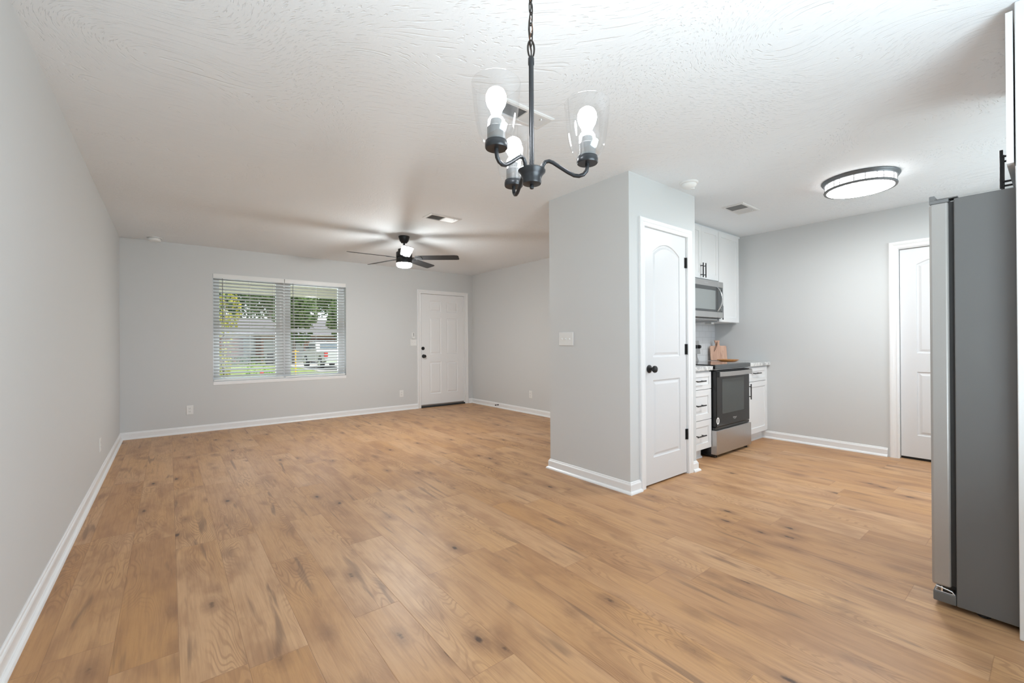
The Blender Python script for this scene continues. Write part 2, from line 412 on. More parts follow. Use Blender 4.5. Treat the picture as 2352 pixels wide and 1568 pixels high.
def arch(u0, u1, v0, vs_, vt, n=14):
    pts = [(u0, v0), (u1, v0)]
    for i in range(n+1):
        t = i/n; u = u1+(u0-u1)*t; a = (t-.5)*2
        pts.append((u, vs_+(vt-vs_)*(1-a*a)))
    return pts
MOULD = [(0, 0), (.004, -.006), (.012, -.008), (.018, -.008), (.036, -.002)]
def frame_quads(mb, W0, W1, H0, H1, us, vs_, w_):
    pass

# ------------------------------------------------------------------ room shell
b = MB().box(-.6, 5.7, -.9, 7.2, -.12, 0); struct('floor', b, M['floor'])
b = MB().box(-.6, 5.7, -.9, 7.2, CE, CE+.14); struct('ceiling', b, M['ceil'])
b = MB().box(-.6, XL, -.9, 7.2, 0, CE); struct('wall_left', b, M['wall'])
WX0, WX1, WZ0, WZ1 = .46, 2.195, .62, 2.086          # window opening
DX0, DX1, DZ1 = 3.472, 4.402, 2.04                   # front door opening
b = MB()
for x0, x1, z0, z1 in [(XL, WX0, 0, CE), (WX0, WX1, 0, WZ0), (WX0, WX1, WZ1, CE), (WX1, DX0, 0, CE), (DX0, DX1, DZ1, CE), (DX1, 5.7, 0, CE)]:
    b.box(x0, x1, YF, 7.2, z0, z1)
struct('wall_far', b, M['wall'])
b = MB().box(XR, XR+.12, KP, YF, 0, CE); struct('wall_right', b, M['wall'])
b = MB().box(PX, 5.7, KB, KP, 0, CE); struct('wall_kitchen', b, M['wall'])
PD0, PD1, PDZ = 2.903, 3.551, 2.075
b = MB().box(PX, PX+.10, PY, KB, 0, CE).box(PX+.10, PD0, PY, PY+.1, 0, CE).box(PD0, PD1, PY, PY+.1, PDZ, CE).box(PD1, PX2, PY, PY+.1, 0, CE).box(PX2-.1, PX2, PY+.1, KB, 0, CE)
struct('wall_pantry', b, M['wall'])
KD0, KD1, KDZ = .17, .985, 2.05
b = MB().box(KX, 5.7, -.9, KD0, 0, CE).box(KX, 5.7, KD1, KB, 0, CE).box(KX, 5.7, KD0, KD1, KDZ, CE); struct('wall_kitchen_right', b, M['wall'])
# wall behind the camera: patio and kitchen windows added unseen to brighten the room
BW = [(.25, 2.05, .35, 2.08), (3.75, 5.15, 1.08, 2.12)]
b = MB().box(XL, .25, -.9, YB, 0, CE).box(.25, 2.05, -.9, YB, 0, .35).box(.25, 2.05, -.9, YB, 2.08, CE).box(2.05, 3.75, -.9, YB, 0, CE)
b.box(3.75, 5.15, -.9, YB, 0, 1.08).box(3.75, 5.15, -.9, YB, 2.12, CE).box(5.15, KX, -.9, YB, 0, CE); struct('wall_back', b, M['wall'])
for i, (x0, x1, z0, z1) in enumerate(BW):
    r = thing('window_%d' % (i+2), None, None, ((x0+x1)/2, YB, z0)); r['kind'] = 'structure'
    b = MB(); t = .05
    b.box(x0, x0+t, -.86, -.8, z0, z1).box(x1-t, x1, -.86, -.8, z0, z1).box(x0+t, x1-t, -.86, -.8, z0, z0+t).box(x0+t, x1-t, -.86, -.8, z1-t, z1).box((x0+x1)/2-.03, (x0+x1)/2+.03, -.86, -.8, z0+t, z1-t)
    build('window_frame', b, M['white'], r); build('pane', MB().box(x0+t, x1-t, -.832, -.828, z0+t, z1-t), M['pane'], r)

# baseboards
BB = [(0, 0), (.031, 0), (.031, .005), (.027, .013), (.020, .019), (.0145, .021), (.0145, .066), (.012, .072), (.008, .076), (.0065, .083), (.003, .087), (0, .087)]
def base(name, path, g0=None, g1=None): struct(name, MB().sweep(path, BB, g0, g1), M['white'])
base('baseboard_left', [(XL, YF), (XL, YB)], g0=(1, YF), g1=(1, YB))
base('baseboard_far', [(3.421, YF), (XL, YF)], g1=(XL, YB))
base('baseboard_far_corner', [(XR, YF), (4.471, YF)], g0=(XR, 3))
base('baseboard_right', [(XR, KP), (XR, YF)], g0=(3, KP), g1=(4.4, YF))
base('baseboard_partition', [(PX, KP), (XR, KP)], g0=(PX, PY), g1=(XR, YF))
base('baseboard_pantry_side', [(PX, PY), (PX, KP)], g0=(2.84, PY), g1=(3, KP))
base('baseboard_pantry_front', [(2.845, PY), (PX, PY)], g1=(PX, KP))
base('baseboard_pantry_corner', [(PX2, 2.216), (PX2, PY), (3.609, PY)])
base('baseboard_kitchen', [(KX, 1.057), (KX, 2.226)])
base('baseboard_back', [(XL, YB), (2.53, YB)], g0=(XL, 0))

# casings (mitred profile around an opening)
CP = [(0, 0), (0, .009), (.006, .013), (.012, .013), (.016, .011), (.030, .012), (.034, .015), (.050, .018), (.060, .018), (.066, .014), (.066, 0)]
def casing(name, tf, u0, u1, v1, lift=0):
    # path runs up the right side, over, and down the left, so that the outer side is on its right -> use negative offsets
    prof = [(-o, w_) for o, w_ in CP]
    return struct(name, MB(tf).sweep([(u1, 0), (u1, v1), (u0, v1), (u0, 0)], prof), M['white'])
casing('trim_1', ymap(YF), 3.487, 4.403, 2.026)
casing('trim_2', ymap(PY), 2.914, 3.541, 2.052)
casing('trim_3', xmap(KX), .19, .974, 2.04)
def jamb(name, tf, u0, u1, v1, d, stop=.045):
    mb = MB(tf); o0, o1 = u0, u1; t = .016
    mb.box(u0-t, u0, 0, v1, -d, 0).box(u1, u1+t, 0, v1, -d, 0).box(u0-t, u1+t, v1, v1+t, -d, 0)
    mb.box(u0, u0+.012, 0, v1, -d, -stop).box(u1-.012, u1, 0, v1, -d, -stop).box(u0+.012, u1-.012, v1-.012, v1, -d, -stop)
    return struct(name, mb, M['white'])
jamb('trim_4', ymap(YF), 3.487, 4.387, 2.026, .2, .075)
jamb('trim_5', ymap(PY), 2.919, 3.536, 2.059, .1, .055)
jamb('trim_6', xmap(KX), .19, .969, 2.034, .13, .075)

def slab(mb, u0, u1, v0, v1, t, panels):
    """door slab with sunk raised panels; panels = list of rows [(v_lo, v_hi, [(ua,ub),...], arch_top)]"""
    mb.add([(u0,v0,-t),(u1,v0,-t),(u1,v1,-t),(u0,v1,-t),(u0,v0,0),(u1,v0,0),(u1,v1,0),(u0,v1,0)], [(0,1,2,3),(0,1,5,4),(1,2,6,5),(2,3,7,6),(3,0,4,7)])
    v = v0
    for lo, hi, cols, at in panels:
        mb.add([(u0,v,0),(u1,v,0),(u1,lo,0),(u0,lo,0)], [(0,1,2,3)])
        top = hi if at is None else at
        u = u0
        for ua, ub in cols:
            mb.add([(u,lo,0),(ua,lo,0),(ua,top,0),(u,top,0)], [(0,1,2,3)])
            if at is None: loop = rect(ua, ub, lo, hi)
            else:
                loop = arch(ua, ub, lo, hi, at)
                cap = [(p[0], p[1], 0) for p in loop[2:]]           # from right shoulder over the crown to the left shoulder
                k = len(cap); mb.add(cap+[(p[0], at, 0) for p in cap], [(i, i+1, k+i+1, k+i) for i in range(k-1)])
            panel_loops(mb, loop, MOULD)
            u = ub
        mb.add([(u,lo,0),(u1,lo,0),(u1,top,0),(u,top,0)], [(0,1,2,3)])
        v = top
    mb.add([(u0,v,0),(u1,v,0),(u1,v1,0),(u0,v1,0)], [(0,1,2,3)])

def knob(parent, tf, u, v, name='door_knob', small=False):
    mb = MB(tf); R = .032 if not small else .03
    prof = [(0,0),(R,0),(R,.006),(R*.8,.010),(.012,.013),(.010,.022),(.011,.032),(.020,.037),(.027,.046),(.0285,.054),(.025,.063),(.016,.068),(0,.069)]
    mb.lathe([(r, h) for r, h in prof], (0, 0, 0), 28)
    mb2 = MB(); mb2.v = []
    # move into place
    base_tf = tf
    mb = MB(lambda p: base_tf((p[0]+u, p[1]+v, p[2]))); mb.lathe(prof, (0, 0, 0), 28)
    return build(name, mb, M['black'] , parent, smooth=True)

# front door
d = thing('door_1', None, None, (3.937, YF+.02, 0)); d['kind'] = 'structure'
tf = ymap(YF+.022)
mb = MB(tf); slab(mb, 3.490, 4.384, .046, 2.022, .044, [(.235, .805, [(3.672, 3.905), (4.018, 4.252)], None), (.945, 1.60, [(3.672, 3.905), (4.018, 4.252)], None), (1.715, 1.905, [(3.672, 3.905), (4.018, 4.252)], None)])
build('door_slab', mb, M['white'], d)
knob(d, tf, 3.548, .914)
mb = MB(lambda p: tf((p[0]+3.538, p[1]+1.052, p[2]))); mb.lathe([(0,0),(.030,0),(.030,.010),(.026,.014),(0,.014)], n=28).box(-.004, .004, -.014, .014, .014, .024)
build('deadbolt', mb, M['black'], d, smooth=True)
for zz in (1.776, 1.074, .322):
    build('hinge', MB(tf).cyl((4.388, zz-.045, .006), (4.388, zz+.045, .006), .006, 10).box(4.365, 4.384, zz-.045, zz+.045, 0, .002), M['plastic'], d)
for zz in (1.052, .914): build('strike_plate', MB(tf).box(3.4872, 3.4890, zz-.03, zz+.03, -.03, -.002), M['bronze'], d)
build('door_sweep', MB(tf).box(3.492, 4.382, .030, .05, -.03, .004), M['sweep'], d)
struct('trim_7', MB().box(3.487, 4.387, YF-.02, YF+.2, .001, .028), M['threshold'], bevel=.003)

# pantry door
d = thing('door_2', None, None, (3.227, PY, 0)); d['kind'] = 'structure'
tf = ymap(PY+.006)
mb = MB(tf); slab(mb, 2.921, 3.531, .014, 2.055, .035, [(.221, .838, [(3.038, 3.434)], None), (1.022, 1.868, [(3.038, 3.434)], 1.945)])
build('door_slab', mb, M['door'], d)
knob(d, tf, 2.982, .931)
for zz in (1.83, 1.08, .343):
    build('hinge', MB(tf).cyl((3.5335, zz-.045, .007), (3.5335, zz+.045, .007), .0065, 10).box(3.511, 3.531, zz-.045, zz+.045, 0, .0025).box(3.5365, 3.546, zz-.045, zz+.045, -.004, .0105), M['black'], d)
build('latch_plate', MB(tf).box(2.9212, 2.9235, .900, .962, -.028, .0015), M['black'], d)

# kitchen side door
d = thing('door_3', None, None, (KX, .58, 0)); d['kind'] = 'structure'
tf = xmap(KX+.035)
mb = MB(tf); slab(mb, .197, .965, .025, 2.030, .035, [(.237, .845, [(.315, .847)], None), (1.023, 1.872, [(.315, .847)], 1.945)])
build('door_slab', mb, M['door'], d)
knob(d, tf, .255, .93)
build('gap_shade_bar', MB().box(KX+.055, KX+.12, .19, .968, .0005, .030), M['gasket'], d)  # dark bar standing in for shade under the door, also stops outdoor light

# ------------------------------------------------------------------ front window
r = thing('window_1', None, None, (1.327, 7.1, WZ0)); r['kind'] = 'structure'
b = MB(); f0, f1 = 7.10, 7.15
for x0, x1 in [(WX0, .538), (1.225, 1.42), (2.103, WX1)]: b.box(x0, x1, f0, f1, WZ0, WZ1)
for x0, x1 in [(.538, 1.225), (1.42, 2.103)]:
    b.box(x0, x1, f0, f1, WZ0, .69).box(x0, x1, f0, f1, 2.02, WZ1).box(x0, x1, f0-.012, f1, 1.318, 1.368)
build('window_frame', b, M['white'], r)
build('window_sill', MB().box(WX0, WX1, YF-.004, 7.10, .60, .6465), M['white'], r, bevel=.003)
for x0, x1 in [(.538, 1.225), (1.42, 2.103)]:
    for z0, z1 in [(.69, 1.318), (1.368, 2.02)]: build('pane', MB().box(x0, x1, 7.123, 7.127, z0, z1), M['pane'], r)
    for xx in (x0+.16, x1-.16): build('sash_lock', MB().box(xx-.03, xx+.03, 7.085, 7.10, 1.368, 1.382).box(xx-.012, xx+.02, 7.078, 7.092, 1.376, 1.39), M['plastic'], r, bevel=.002)

def blind(x0, x1, tilt, label, wand_x, wand_z, dz):
    t = thing('window_blind', label, 'blind', ((x0+x1)/2, 7.03, .69), 'white faux wood blinds in the front window')
    v = MB().box(x0, x1, 6.993, 7.003, 2.030, 2.090).box(x0, x1, 6.991, 6.9935, 2.076, 2.087).box(x0, x1, 6.991, 6.9935, 2.033, 2.041)
    build('valance', v, M['plastic'], t, bevel=.0015)
    build('head_rail', MB().box(x0+.004, x1-.004, 7.006, 7.055, 2.040, 2.084), M['plastic'], t)
    s = MB(); n = 31; z0, z1 = .715, 2.018; ct, st = math.cos(tilt), math.sin(tilt)
    for k in range(n):
        zc = z0+(z1-z0)*k/(n-1); yc = 7.031; pts = []
        for j in range(5):
            a = (j/4-.5)*.050; cr = .0022*(1-(2*j/4-1)**2)
            pts.append((yc+a*ct+cr*st, zc-a*st+cr*ct))
        th = .0026
        up_ = [(p[0]+th*st*.5, p[1]+th*ct*.5) for p in pts]; dn = [(p[0]-th*st*.5, p[1]-th*ct*.5) for p in pts]
        loop = up_+dn[::-1]; L = len(loop)
        s.add([(x0+.006, a, z) for a, z in loop]+[(x1-.006, a, z) for a, z in loop], [tuple(range(L)), tuple(range(L, 2*L))[::-1]]+[(i, (i+1) % L, L+(i+1) % L, L+i) for i in range(L)])
    build('slats', s, M['slat'], t)
    build('bottom_rail', MB().box(x0+.006, x1-.006, 7.006, 7.056, .655, .672), M['plastic'], t, bevel=.003)
    for xx in (x0+.13, (x0+x1)/2, x1-.13):
        build('ladder_cord', MB().cyl((xx, 7.004, .66), (xx, 7.004, 2.05), .0011, 6).cyl((xx, 7.058, .66), (xx, 7.058, 2.05), .0011, 6), M['plastic'], t)
    build('tilt_wand', MB().cyl((wand_x, 6.984, wand_z), (wand_x, 6.988, 2.03), .0042, 6), M['frost'], t)
blind(.463, 1.317, math.radians(-29), 'white horizontal blind on the left half of the front window, slats tilted further closed', .566, 1.435, 0)
blind(1.325, 2.192, math.radians(-19), 'white horizontal blind on the right half of the front window, showing the parked pickup', 1.43, 1.462, 0)

# ------------------------------------------------------------------ wall plates
def outlet(tf, u, v, label, screws=True):
    t = thing('wall_outlet', label, 'outlet', tf((u, v, 0)), 'white duplex wall outlets')
    f = lambda p: tf((p[0]+u, p[1]+v, p[2]))
    build('cover_plate', MB(f).box(-.036, .036, -.0585, .0585, 0, .005), M['plastic'], t, bevel=.002)
    for s in (-1, 1):
        rc = build('receptacle', MB(f).box(-.017, .017, s*.0195-.014, s*.0195+.014, .005, .0075), M['plastic'], t, bevel=.003)
        build('slots', MB(f).box(-.008, -.0055, s*.0195-.001, s*.0195+.007, .0073, .0079).box(.0055, .008, s*.0195-.001, s*.0195+.007, .0073, .0079).box(-.0025, .0025, s*.0195-.010, s*.0195-.0055, .0073, .0079), M['slot'], rc)
    return t
outlet(ymap(YF), .210, .298, 'white wall outlet below the left part of the blinds on the far wall')
outlet(ymap(YF), 3.119, .285, 'white wall outlet on the far wall just left of the front door')
outlet(xmap(XR), 5.29, .311, 'white wall outlet on the right living room wall')
outlet(xmap(XL, 1), 5.075, .296, 'white wall outlet low on the long left wall, seen edge on')
def switchplate(name, tf, u, v, n, w_, label, h=.115):
    t = thing(name, label, 'light switch', tf((u, v, 0)))
    f = lambda p: tf((p[0]+u, p[1]+v, p[2]))
    build('cover_plate', MB(f).box(-w_/2, w_/2, -h/2, h/2, 0, .006), M['plastic'], t, bevel=.002)
    for k in range(n):
        uu = (k-(n-1)/2)*.046
        mb = MB(f); mb.box(uu-.0055, uu+.0055, -.012, .012, .0055, .0065)
        mb.add([(uu-.004,-.009,.006),(uu+.004,-.009,.006),(uu+.004,.004,.006),(uu-.004,.004,.006),(uu-.0035,-.001,.017),(uu+.0035,-.001,.017),(uu+.0035,.005,.014),(uu-.0035,.005,.014)], [(0,1,5,4),(1,2,6,5),(2,3,7,6),(3,0,4,7),(4,5,6,7)])
        build('toggle', mb, M['plastic'], t)
    return t
switchplate('light_switch', xmap(PX), 2.678, 1.176, 3, .172, 'white three toggle switch plate on the side wall of the pantry')
switchplate('light_switch', ymap(YF), 3.346, 1.157, 2, .118, 'white two toggle switch plate beside the front door casing')
t = thing('remote_holder', 'small white fan remote in a wall cradle above the switch by the front door', 'remote control', (3.343, YF, 1.28))
tf = ymap(YF); build('cradle', MB(tf).box(3.316, 3.370, 1.222, 1.262, 0, .020).box(3.316, 3.370, 1.222, 1.330, 0, .004), M['plastic'], t, bevel=.003)
rm = build('remote', MB(tf).box(3.321, 3.365, 1.228, 1.336, .005, .016), M['plastic'], t, bevel=.003)
for k in range(4): build('button', MB(tf).box(3.335, 3.352, 1.268+k*.015, 1.276+k*.015, .016, .0175), M['slot'], rm)
t = thing('door_stop', 'small black spring door stop on the right wall baseboard', 'door stop', (XR-.015, 6.15, .05))
build('spring', MB().lathe([(.012, 0), (.012, -.006), (.006, -.01), (.006, -.055), (0, -.055)], (XR-.0145, 6.15, .052), 12, axis='x').lathe([(.0, -.055), (.010, -.055), (.010, -.068), (0, -.07)], (XR-.0145, 6.15, .052), 12, axis='x'), M['black'], t, smooth=True)

# ------------------------------------------------------------------ ceiling registers, detectors
def register(x0, x1, y0, y1, label):
    t = thing('ceiling_vent', label, 'vent', ((x0+x1)/2, (y0+y1)/2, CE), 'white two way ceiling vents')
    fw = .026
    b = MB()
    pr = [(0, 0), (0, -.004), (.010, -.009), (fw, -.009), (fw, 0)]
    b.tf = lambda p: (p[0], p[1], CE+p[2])
    pts = [(x0, y0), (x1, y0), (x1, y1), (x0, y1)]
    ins = lambda d_: [(x0+d_, y0+d_), (x1-d_, y0+d_), (x1-d_, y1-d_), (x0+d_, y1-d_)]
    vs_ = []; fs = []
    for o_, c_ in pr: vs_ += [(p[0], p[1], c_) for p in ins(o_)]
    for k in range(4):
        for i in range(4): j = (i+1) % 4; fs.append((k*4+i, k*4+j, (k+1)*4+j, (k+1)*4+i))
    b.add(vs_, fs); b.box((x0+x1)/2-.004, (x0+x1)/2+.004, y0+fw, y1-fw, -.009, 0)
    build('frame', b, M['vent'], t)
    build('duct_shade_plate', MB().box(x0+fw, x1-fw, y0+fw, y1-fw, CE-.0012, CE-.0004), M['ventdark'], t)  # flat plate under a solid ceiling, its colour imitates the duct's shade
    xm = (x0+x1)/2; h = .0105
    for s, xa, xb in ((1, x0+fw, xm-.004), (-1, xm+.004, x1-fw)):
        b = MB(); n = int((xb-xa)/.0105)
        for k in range(n):
            xc = xa+(k+.5)*(xb-xa)/n; dx = -s*.0048
            b.add([(xc-dx, y0+fw, CE-.0015), (xc+dx, y0+fw, CE-.0015-.0082), (xc+dx, y1-fw, CE-.0015-.0082), (xc-dx, y1-fw, CE-.0015)], [(0,1,2,3)])
            b.add([(xc-dx+.0008, y0+fw, CE-.0015), (xc+dx+.0008, y0+fw, CE-.0015-.0082), (xc+dx+.0008, y1-fw, CE-.0015-.0082), (xc-dx+.0008, y1-fw, CE-.0015)], [(0,3,2,1)])
        build('louvres', b, M['vent'], t)
    build('damper_lever', MB().box(x1-.075, x1-.069, y0+fw+.01, y0+fw+.016, CE-.018, CE-.008), M['plastic'], t)
register(2.049, 2.407, 3.874, 4.062, 'white two way ceiling vent right above the ceiling fan')
register(4.192, 4.552, 1.82, 2.024, 'white two way ceiling vent in front of the kitchen cabinets')
register(1.400, 1.755, 1.808, 1.962, 'white two way ceiling vent partly behind the chandelier shade')

t = thing('smoke_detector', 'white round smoke detector with a test button above the pantry door corner', 'smoke detector', (3.322, 1.865, CE))
b = MB().lathe([(.001, 0), (.071, 0), (.071, -.008), (.066, -.013), (.058, -.0135)], (3.322, 1.865, CE), 40); build('mounting_ring', b, M['plastic'], t, smooth=True)
b = MB().lathe([(.054, -.010), (.059, -.015), (.058, -.022), (.050, -.036), (.036, -.046), (.012, -.050), (.001, -.050)], (3.322, 1.865, CE), 40); build('cover', b, M['plastic'], t, smooth=True)
build('test_button', MB().lathe([(.015, -.040), (.015, -.053), (.012, -.056), (.001, -.056)], (3.345, 1.845, CE), 20), M['plastic'], t, smooth=True)
t = thing('smoke_detector', 'white round smoke detector near the left end of the far wall', 'smoke detector', (-.135, 6.80, CE))
b = MB().lathe([(.001, 0), (.075, 0), (.075, -.006), (.066, -.008)], (-.135, 6.80, CE), 36); build('mounting_ring', b, M['plastic'], t, smooth=True)
b = MB().lathe([(.060, -.008), (.063, -.011), (.062, -.036), (.055, -.042), (.001, -.043)], (-.135, 6.80, CE), 36); build('cover', b, M['plastic'], t, smooth=True)

# ------------------------------------------------------------------ kitchen flush light
FX, FY = 4.33, .985
t = thing('flush_ceiling_light', 'large round lit flush ceiling light with nickel rings over the kitchen floor', 'ceiling light', (FX, FY, CE))
c0 = (FX, FY, CE)
build('base_ring', MB().lathe([(.01, 0), (.246, 0), (.250, -.006), (.246, -.014), (.240, -.018), (.236, -.028), (.230, -.030), (.01, -.030)], c0, 64), M['nickel'], t, smooth=True)
build('side_diffuser', MB().lathe([(.225, -.030), (.227, -.032), (.226, -.074), (.222, -.076)], c0, 64), M['disc_side'], t, smooth=True)
build('lower_ring', MB().lathe([(.214, -.073), (.231, -.073), (.234, -.080), (.231, -.089), (.214, -.089)], c0, 64, close=True), M['ring'], t, smooth=True)
build('bottom_diffuser', MB().lathe([(.214, -.086), (.212, -.089), (.17, -.094), (.09, -.098), (.001, -.099)], c0, 64), M['disc'], t, smooth=True)
g_ = MB()
def arcstrip(a0, a1, z_, w_=.002):
    n = max(2, int(abs(a1-a0)/.08)); pts = [(FX+.2275*math.cos(a0+(a1-a0)*i/n), FY+.2275*math.sin(a0+(a1-a0)*i/n), CE+z_) for i in range(n+1)]
    g_.tube(pts, w_, 6)
ang = -.2
k = 0
while ang < 2*PI-.2-.01:
    st = [.32, .20, .42, .30][k % 4]; a1 = min(ang+st, 2*PI-.2)
    g_.tube([(FX+.2275*math.cos(ang), FY+.2275*math.sin(ang), CE-.030), (FX+.2275*math.cos(ang), FY+.2275*math.sin(ang), CE-.074)], .0024, 6)
    if k % 4 != 1: arcstrip(ang, a1, [-.047, 0, -.058, -.050][k % 4])
    ang = a1; k += 1
build('wire_pattern', g_, M['ring'], t)

# ------------------------------------------------------------------ chandelier
HX, HY = .915, 1.049
t = thing('chandelier', 'dark three light chandelier with clear glass shades hanging in the foreground', 'chandelier', (HX, HY, CE))
h0 = (HX, HY, 0)
build('canopy', MB().lathe([(.001, CE), (.062, CE), (.062, CE-.006), (.050, CE-.020), (.012, CE-.026), (.001, CE-.026)], h0, 32), M['darkbrown'], t, smooth=True)
ch = MB(); z = CE-.030; k = 0
while z > 2.110:
    pts = []
    for i in range(20):
        a = 2*PI*i/20; u = .0085*math.cos(a); v = .0145*math.sin(a)+(.006 if math.sin(a) > 0 else -.006)
        pts.append((HX+(u if k % 2 else u*.25), HY+(u*.25 if k % 2 else u), z-.018+v))
    ch.tube(pts, .0022, 6, closed=True); z -= .0345; k += 1
build('chain', ch, M['darkbrown'], t, smooth=True)
wire = [(HX+.006*math.sin(i*1.3), HY+.006*math.cos(i*1.3), CE-.02-i*.0225) for i in range(16)]
build('ground_wire', MB().tube(wire, .0009, 5), M['copper'], t)
build('supply_cord', MB().tube([(HX-.004+.004*math.sin(i*.9+1), HY+.004*math.cos(i*.9+1), CE-.02-i*.0225) for i in range(17)], .0022, 6), M['darkbrown'], t)
st_ = MB().lathe([(.001, 1.70), (.0078, 1.70), (.0078, 2.035), (.0098, 2.038), (.0098, 2.058), (.006, 2.064), (.001, 2.066)], h0, 20)
build('stem', st_, M['bronze'], t, smooth=True)
lp = [(HX+.010*math.cos(a), HY-.004*math.cos(a), 2.090+(.026 if math.sin(a) > 0 else .030)*math.sin(a)) for a in [2*PI*i/24 for i in range(24)]]
build('hook_loop', MB().tube(lp, .003, 8, closed=True), M['darkbrown'], t, smooth=True)
build('hub', MB().lathe([(.0005, 1.637), (.006, 1.639), (.0072, 1.646), (.005, 1.652), (.029, 1.654), (.031, 1.660), (.030, 1.670), (.036, 1.684), (.0435, 1.692), (.0445, 1.697), (.040, 1.701), (.020, 1.706), (.0005, 1.706)], h0, 40), M['bronze'], t, smooth=True)
for az in (-128+ -38.36, -10-38.36, 109-38.36):
    # angles measured from the picture-right direction
    a = math.radians(az); ca, sa = math.cos(a), math.sin(a)
    P_ = lambda r_, z_: (HX+r_*ca, HY+r_*sa, z_)
    ctrl = [(.034, 1.698), (.036, 1.712), (.044, 1.722), (.056, 1.7235), (.068, 1.718), (.090, 1.702), (.115, 1.684), (.135, 1.672), (.150, 1.669), (.164, 1.673), (.173, 1.683), (.176, 1.696), (.176, 1.708)]
    arm = build('arm', MB().tube([P_(*c_) for c_ in ctrl], .0062, 12), M['bronze'], t, smooth=True)
    c1 = (HX+.176*ca, HY+.176*sa, 0)
    build('shade_cup', MB().lathe([(.001, 1.706), (.031, 1.706), (.033, 1.709), (.033, 1.721), (.0315, 1.723), (.0315, 1.727), (.028, 1.729), (.001, 1.729)], c1, 36), M['bronze'], t, smooth=True)
    build('socket', MB().lathe([(.001, 1.729), (.0265, 1.729), (.0265, 1.766), (.020, 1.770), (.016, 1.790), (.001, 1.790)], c1, 28), M['frost'], t, smooth=True)
    build('bulb', MB().lathe([(.0125, 1.786), (.0135, 1.804), (.018, 1.818), (.0265, 1.833), (.0300, 1.848), (.0290, 1.861), (.0235, 1.873), (.013, 1.881), (.0005, 1.884)], c1, 32), M['bulb'], t, smooth=True)
    outer = [(.030, 1.7275), (.037, 1.7300), (.047, 1.741), (.0545, 1.758), (.0600, 1.782), (.0655, 1.822), (.0690, 1.860), (.0712, 1.893)]
    inner = [(.0692, 1.893), (.0671, 1.860), (.0635, 1.822), (.0580, 1.783), (.0526, 1.760), (.0458, 1.744), (.0362, 1.7330), (.030, 1.7305)]
    build('glass_shade', MB().lathe(outer+[(.0708, 1.8955), (.0696, 1.8955)]+inner, c1, 56), M['glass'], t, smooth=True)

# ------------------------------------------------------------------ ceiling fan
QX, QY = 2.239, 4.927
t = thing('ceiling_fan', 'black five blade ceiling fan with a lit lens in the living room', 'ceiling fan', (QX, QY, CE))
q0 = (QX, QY, 0)
build('canopy', MB().lathe([(.001, CE), (.064, CE), (.066, CE-.008), (.062, CE-.022), (.050, CE-.058), (.034, CE-.080), (.001, CE-.082)], q0, 36), M['black'], t, smooth=True)
build('downrod', MB().lathe([(.0115, CE-.07), (.0115, 2.31)], q0, 16), M['black'], t, smooth=True)
build('motor_housing', MB().lathe([(.013, 2.318), (.026, 2.314), (.036, 2.294), (.048, 2.286), (.072, 2.282), (.074, 2.250), (.092, 2.246), (.095, 2.240), (.095, 2.196), (.093, 2.185), (.001, 2.185)], q0, 44), M['black'], t, smooth=True)
build('light_kit', MB().lathe([(.001, 2.172), (.093, 2.172), (.095, 2.168), (.095, 2.118), (.093, 2.112), (.001, 2.112)], q0, 44), M['black'], t, smooth=True)
build('flywheel', MB().lathe([(.001, 2.186), (.080, 2.186), (.080, 2.171), (.001, 2.171)], q0, 36), M['black'], t)
build('light_lens', MB().lathe([(.089, 2.1125), (.090, 2.098), (.086, 2.080), (.072, 2.068), (.045, 2.062), (.0005, 2.060)], q0, 44), M['fanlight'], t, smooth=True)
PIT = math.radians(-13)
for k in range(5):
    a = math.radians(-111.0+72*k); ca, sa = math.cos(a), math.sin(a)
    def BT(p, ca=ca, sa=sa):
        r_, s_, z_ = p; y_ = s_*math.cos(PIT)-z_*math.sin(PIT); zz = s_*math.sin(PIT)+z_*math.cos(PIT)
        return (QX+r_*ca-y_*sa, QY+r_*sa+y_*ca, 2.179+zz)
    out = [(.135, -.050), (.18, -.056), (.40, -.062), (.62, -.064), (.652, -.058), (.664, -.040), (.664, .046), (.655, .060), (.63, .064), (.40, .062), (.18, .056), (.135, .050)]
    bl = build('blade', MB(BT).prism(out, -.0025, .0025), M['black'], t, bevel=.0015)
    build('blade_bracket', MB(BT).prism([(.075, -.022), (.15, -.022), (.205, -.038), (.215, -.030), (.215, .030), (.205, .038), (.15, .022), (.075, .022)], -.0075, -.0026), M['black'], bl)

# ------------------------------------------------------------------ kitchen run
def shaker(mb, u0, u1, v0, v1, fr=.057, t=.019):
    mb.add([(u0,v0,-t),(u1,v0,-t),(u1,v1,-t),(u0,v1,-t),(u0,v0,0),(u1,v0,0),(u1,v1,0),(u0,v1,0)], [(0,1,2,3),(0,1,5,4),(1,2,6,5),(2,3,7,6),(3,0,4,7)])
    a = rect(u0, u1, v0, v1); i_ = rect(u0+fr, u1-fr, v0+fr, v1-fr)
    vs_ = [(p[0], p[1], 0) for p in a+i_]; mb.add(vs_, [(k_, (k_+1) % 4, 4+(k_+1) % 4, 4+k_) for k_ in range(4)])
    panel_loops(mb, i_, [(0, 0), (.001, -.007), (.002, -.008)])
def bar_pull(parent, tf, u, v, vertical, L=.158, name='handle', r_=.006, so=.032):
    f = lambda p: tf((p[0]+u, p[1]+v, p[2]))
    mb = MB(f); e = L/2; q = L/2-.030
    if vertical: mb.cyl((0, -e, so), (0, e, so), r_, 12).cyl((0, -q, 0), (0, -q, so), r_*.8, 10).cyl((0, q, 0), (0, q, so), r_*.8, 10)
    else: mb.cyl((-e, 0, so), (e, 0, so), r_, 12).cyl((-q, 0, 0), (-q, 0, so), r_*.8, 10).cyl((q, 0, 0), (q, 0, so), r_*.8, 10)
    return build(name, mb, M['black'], parent, smooth=True)
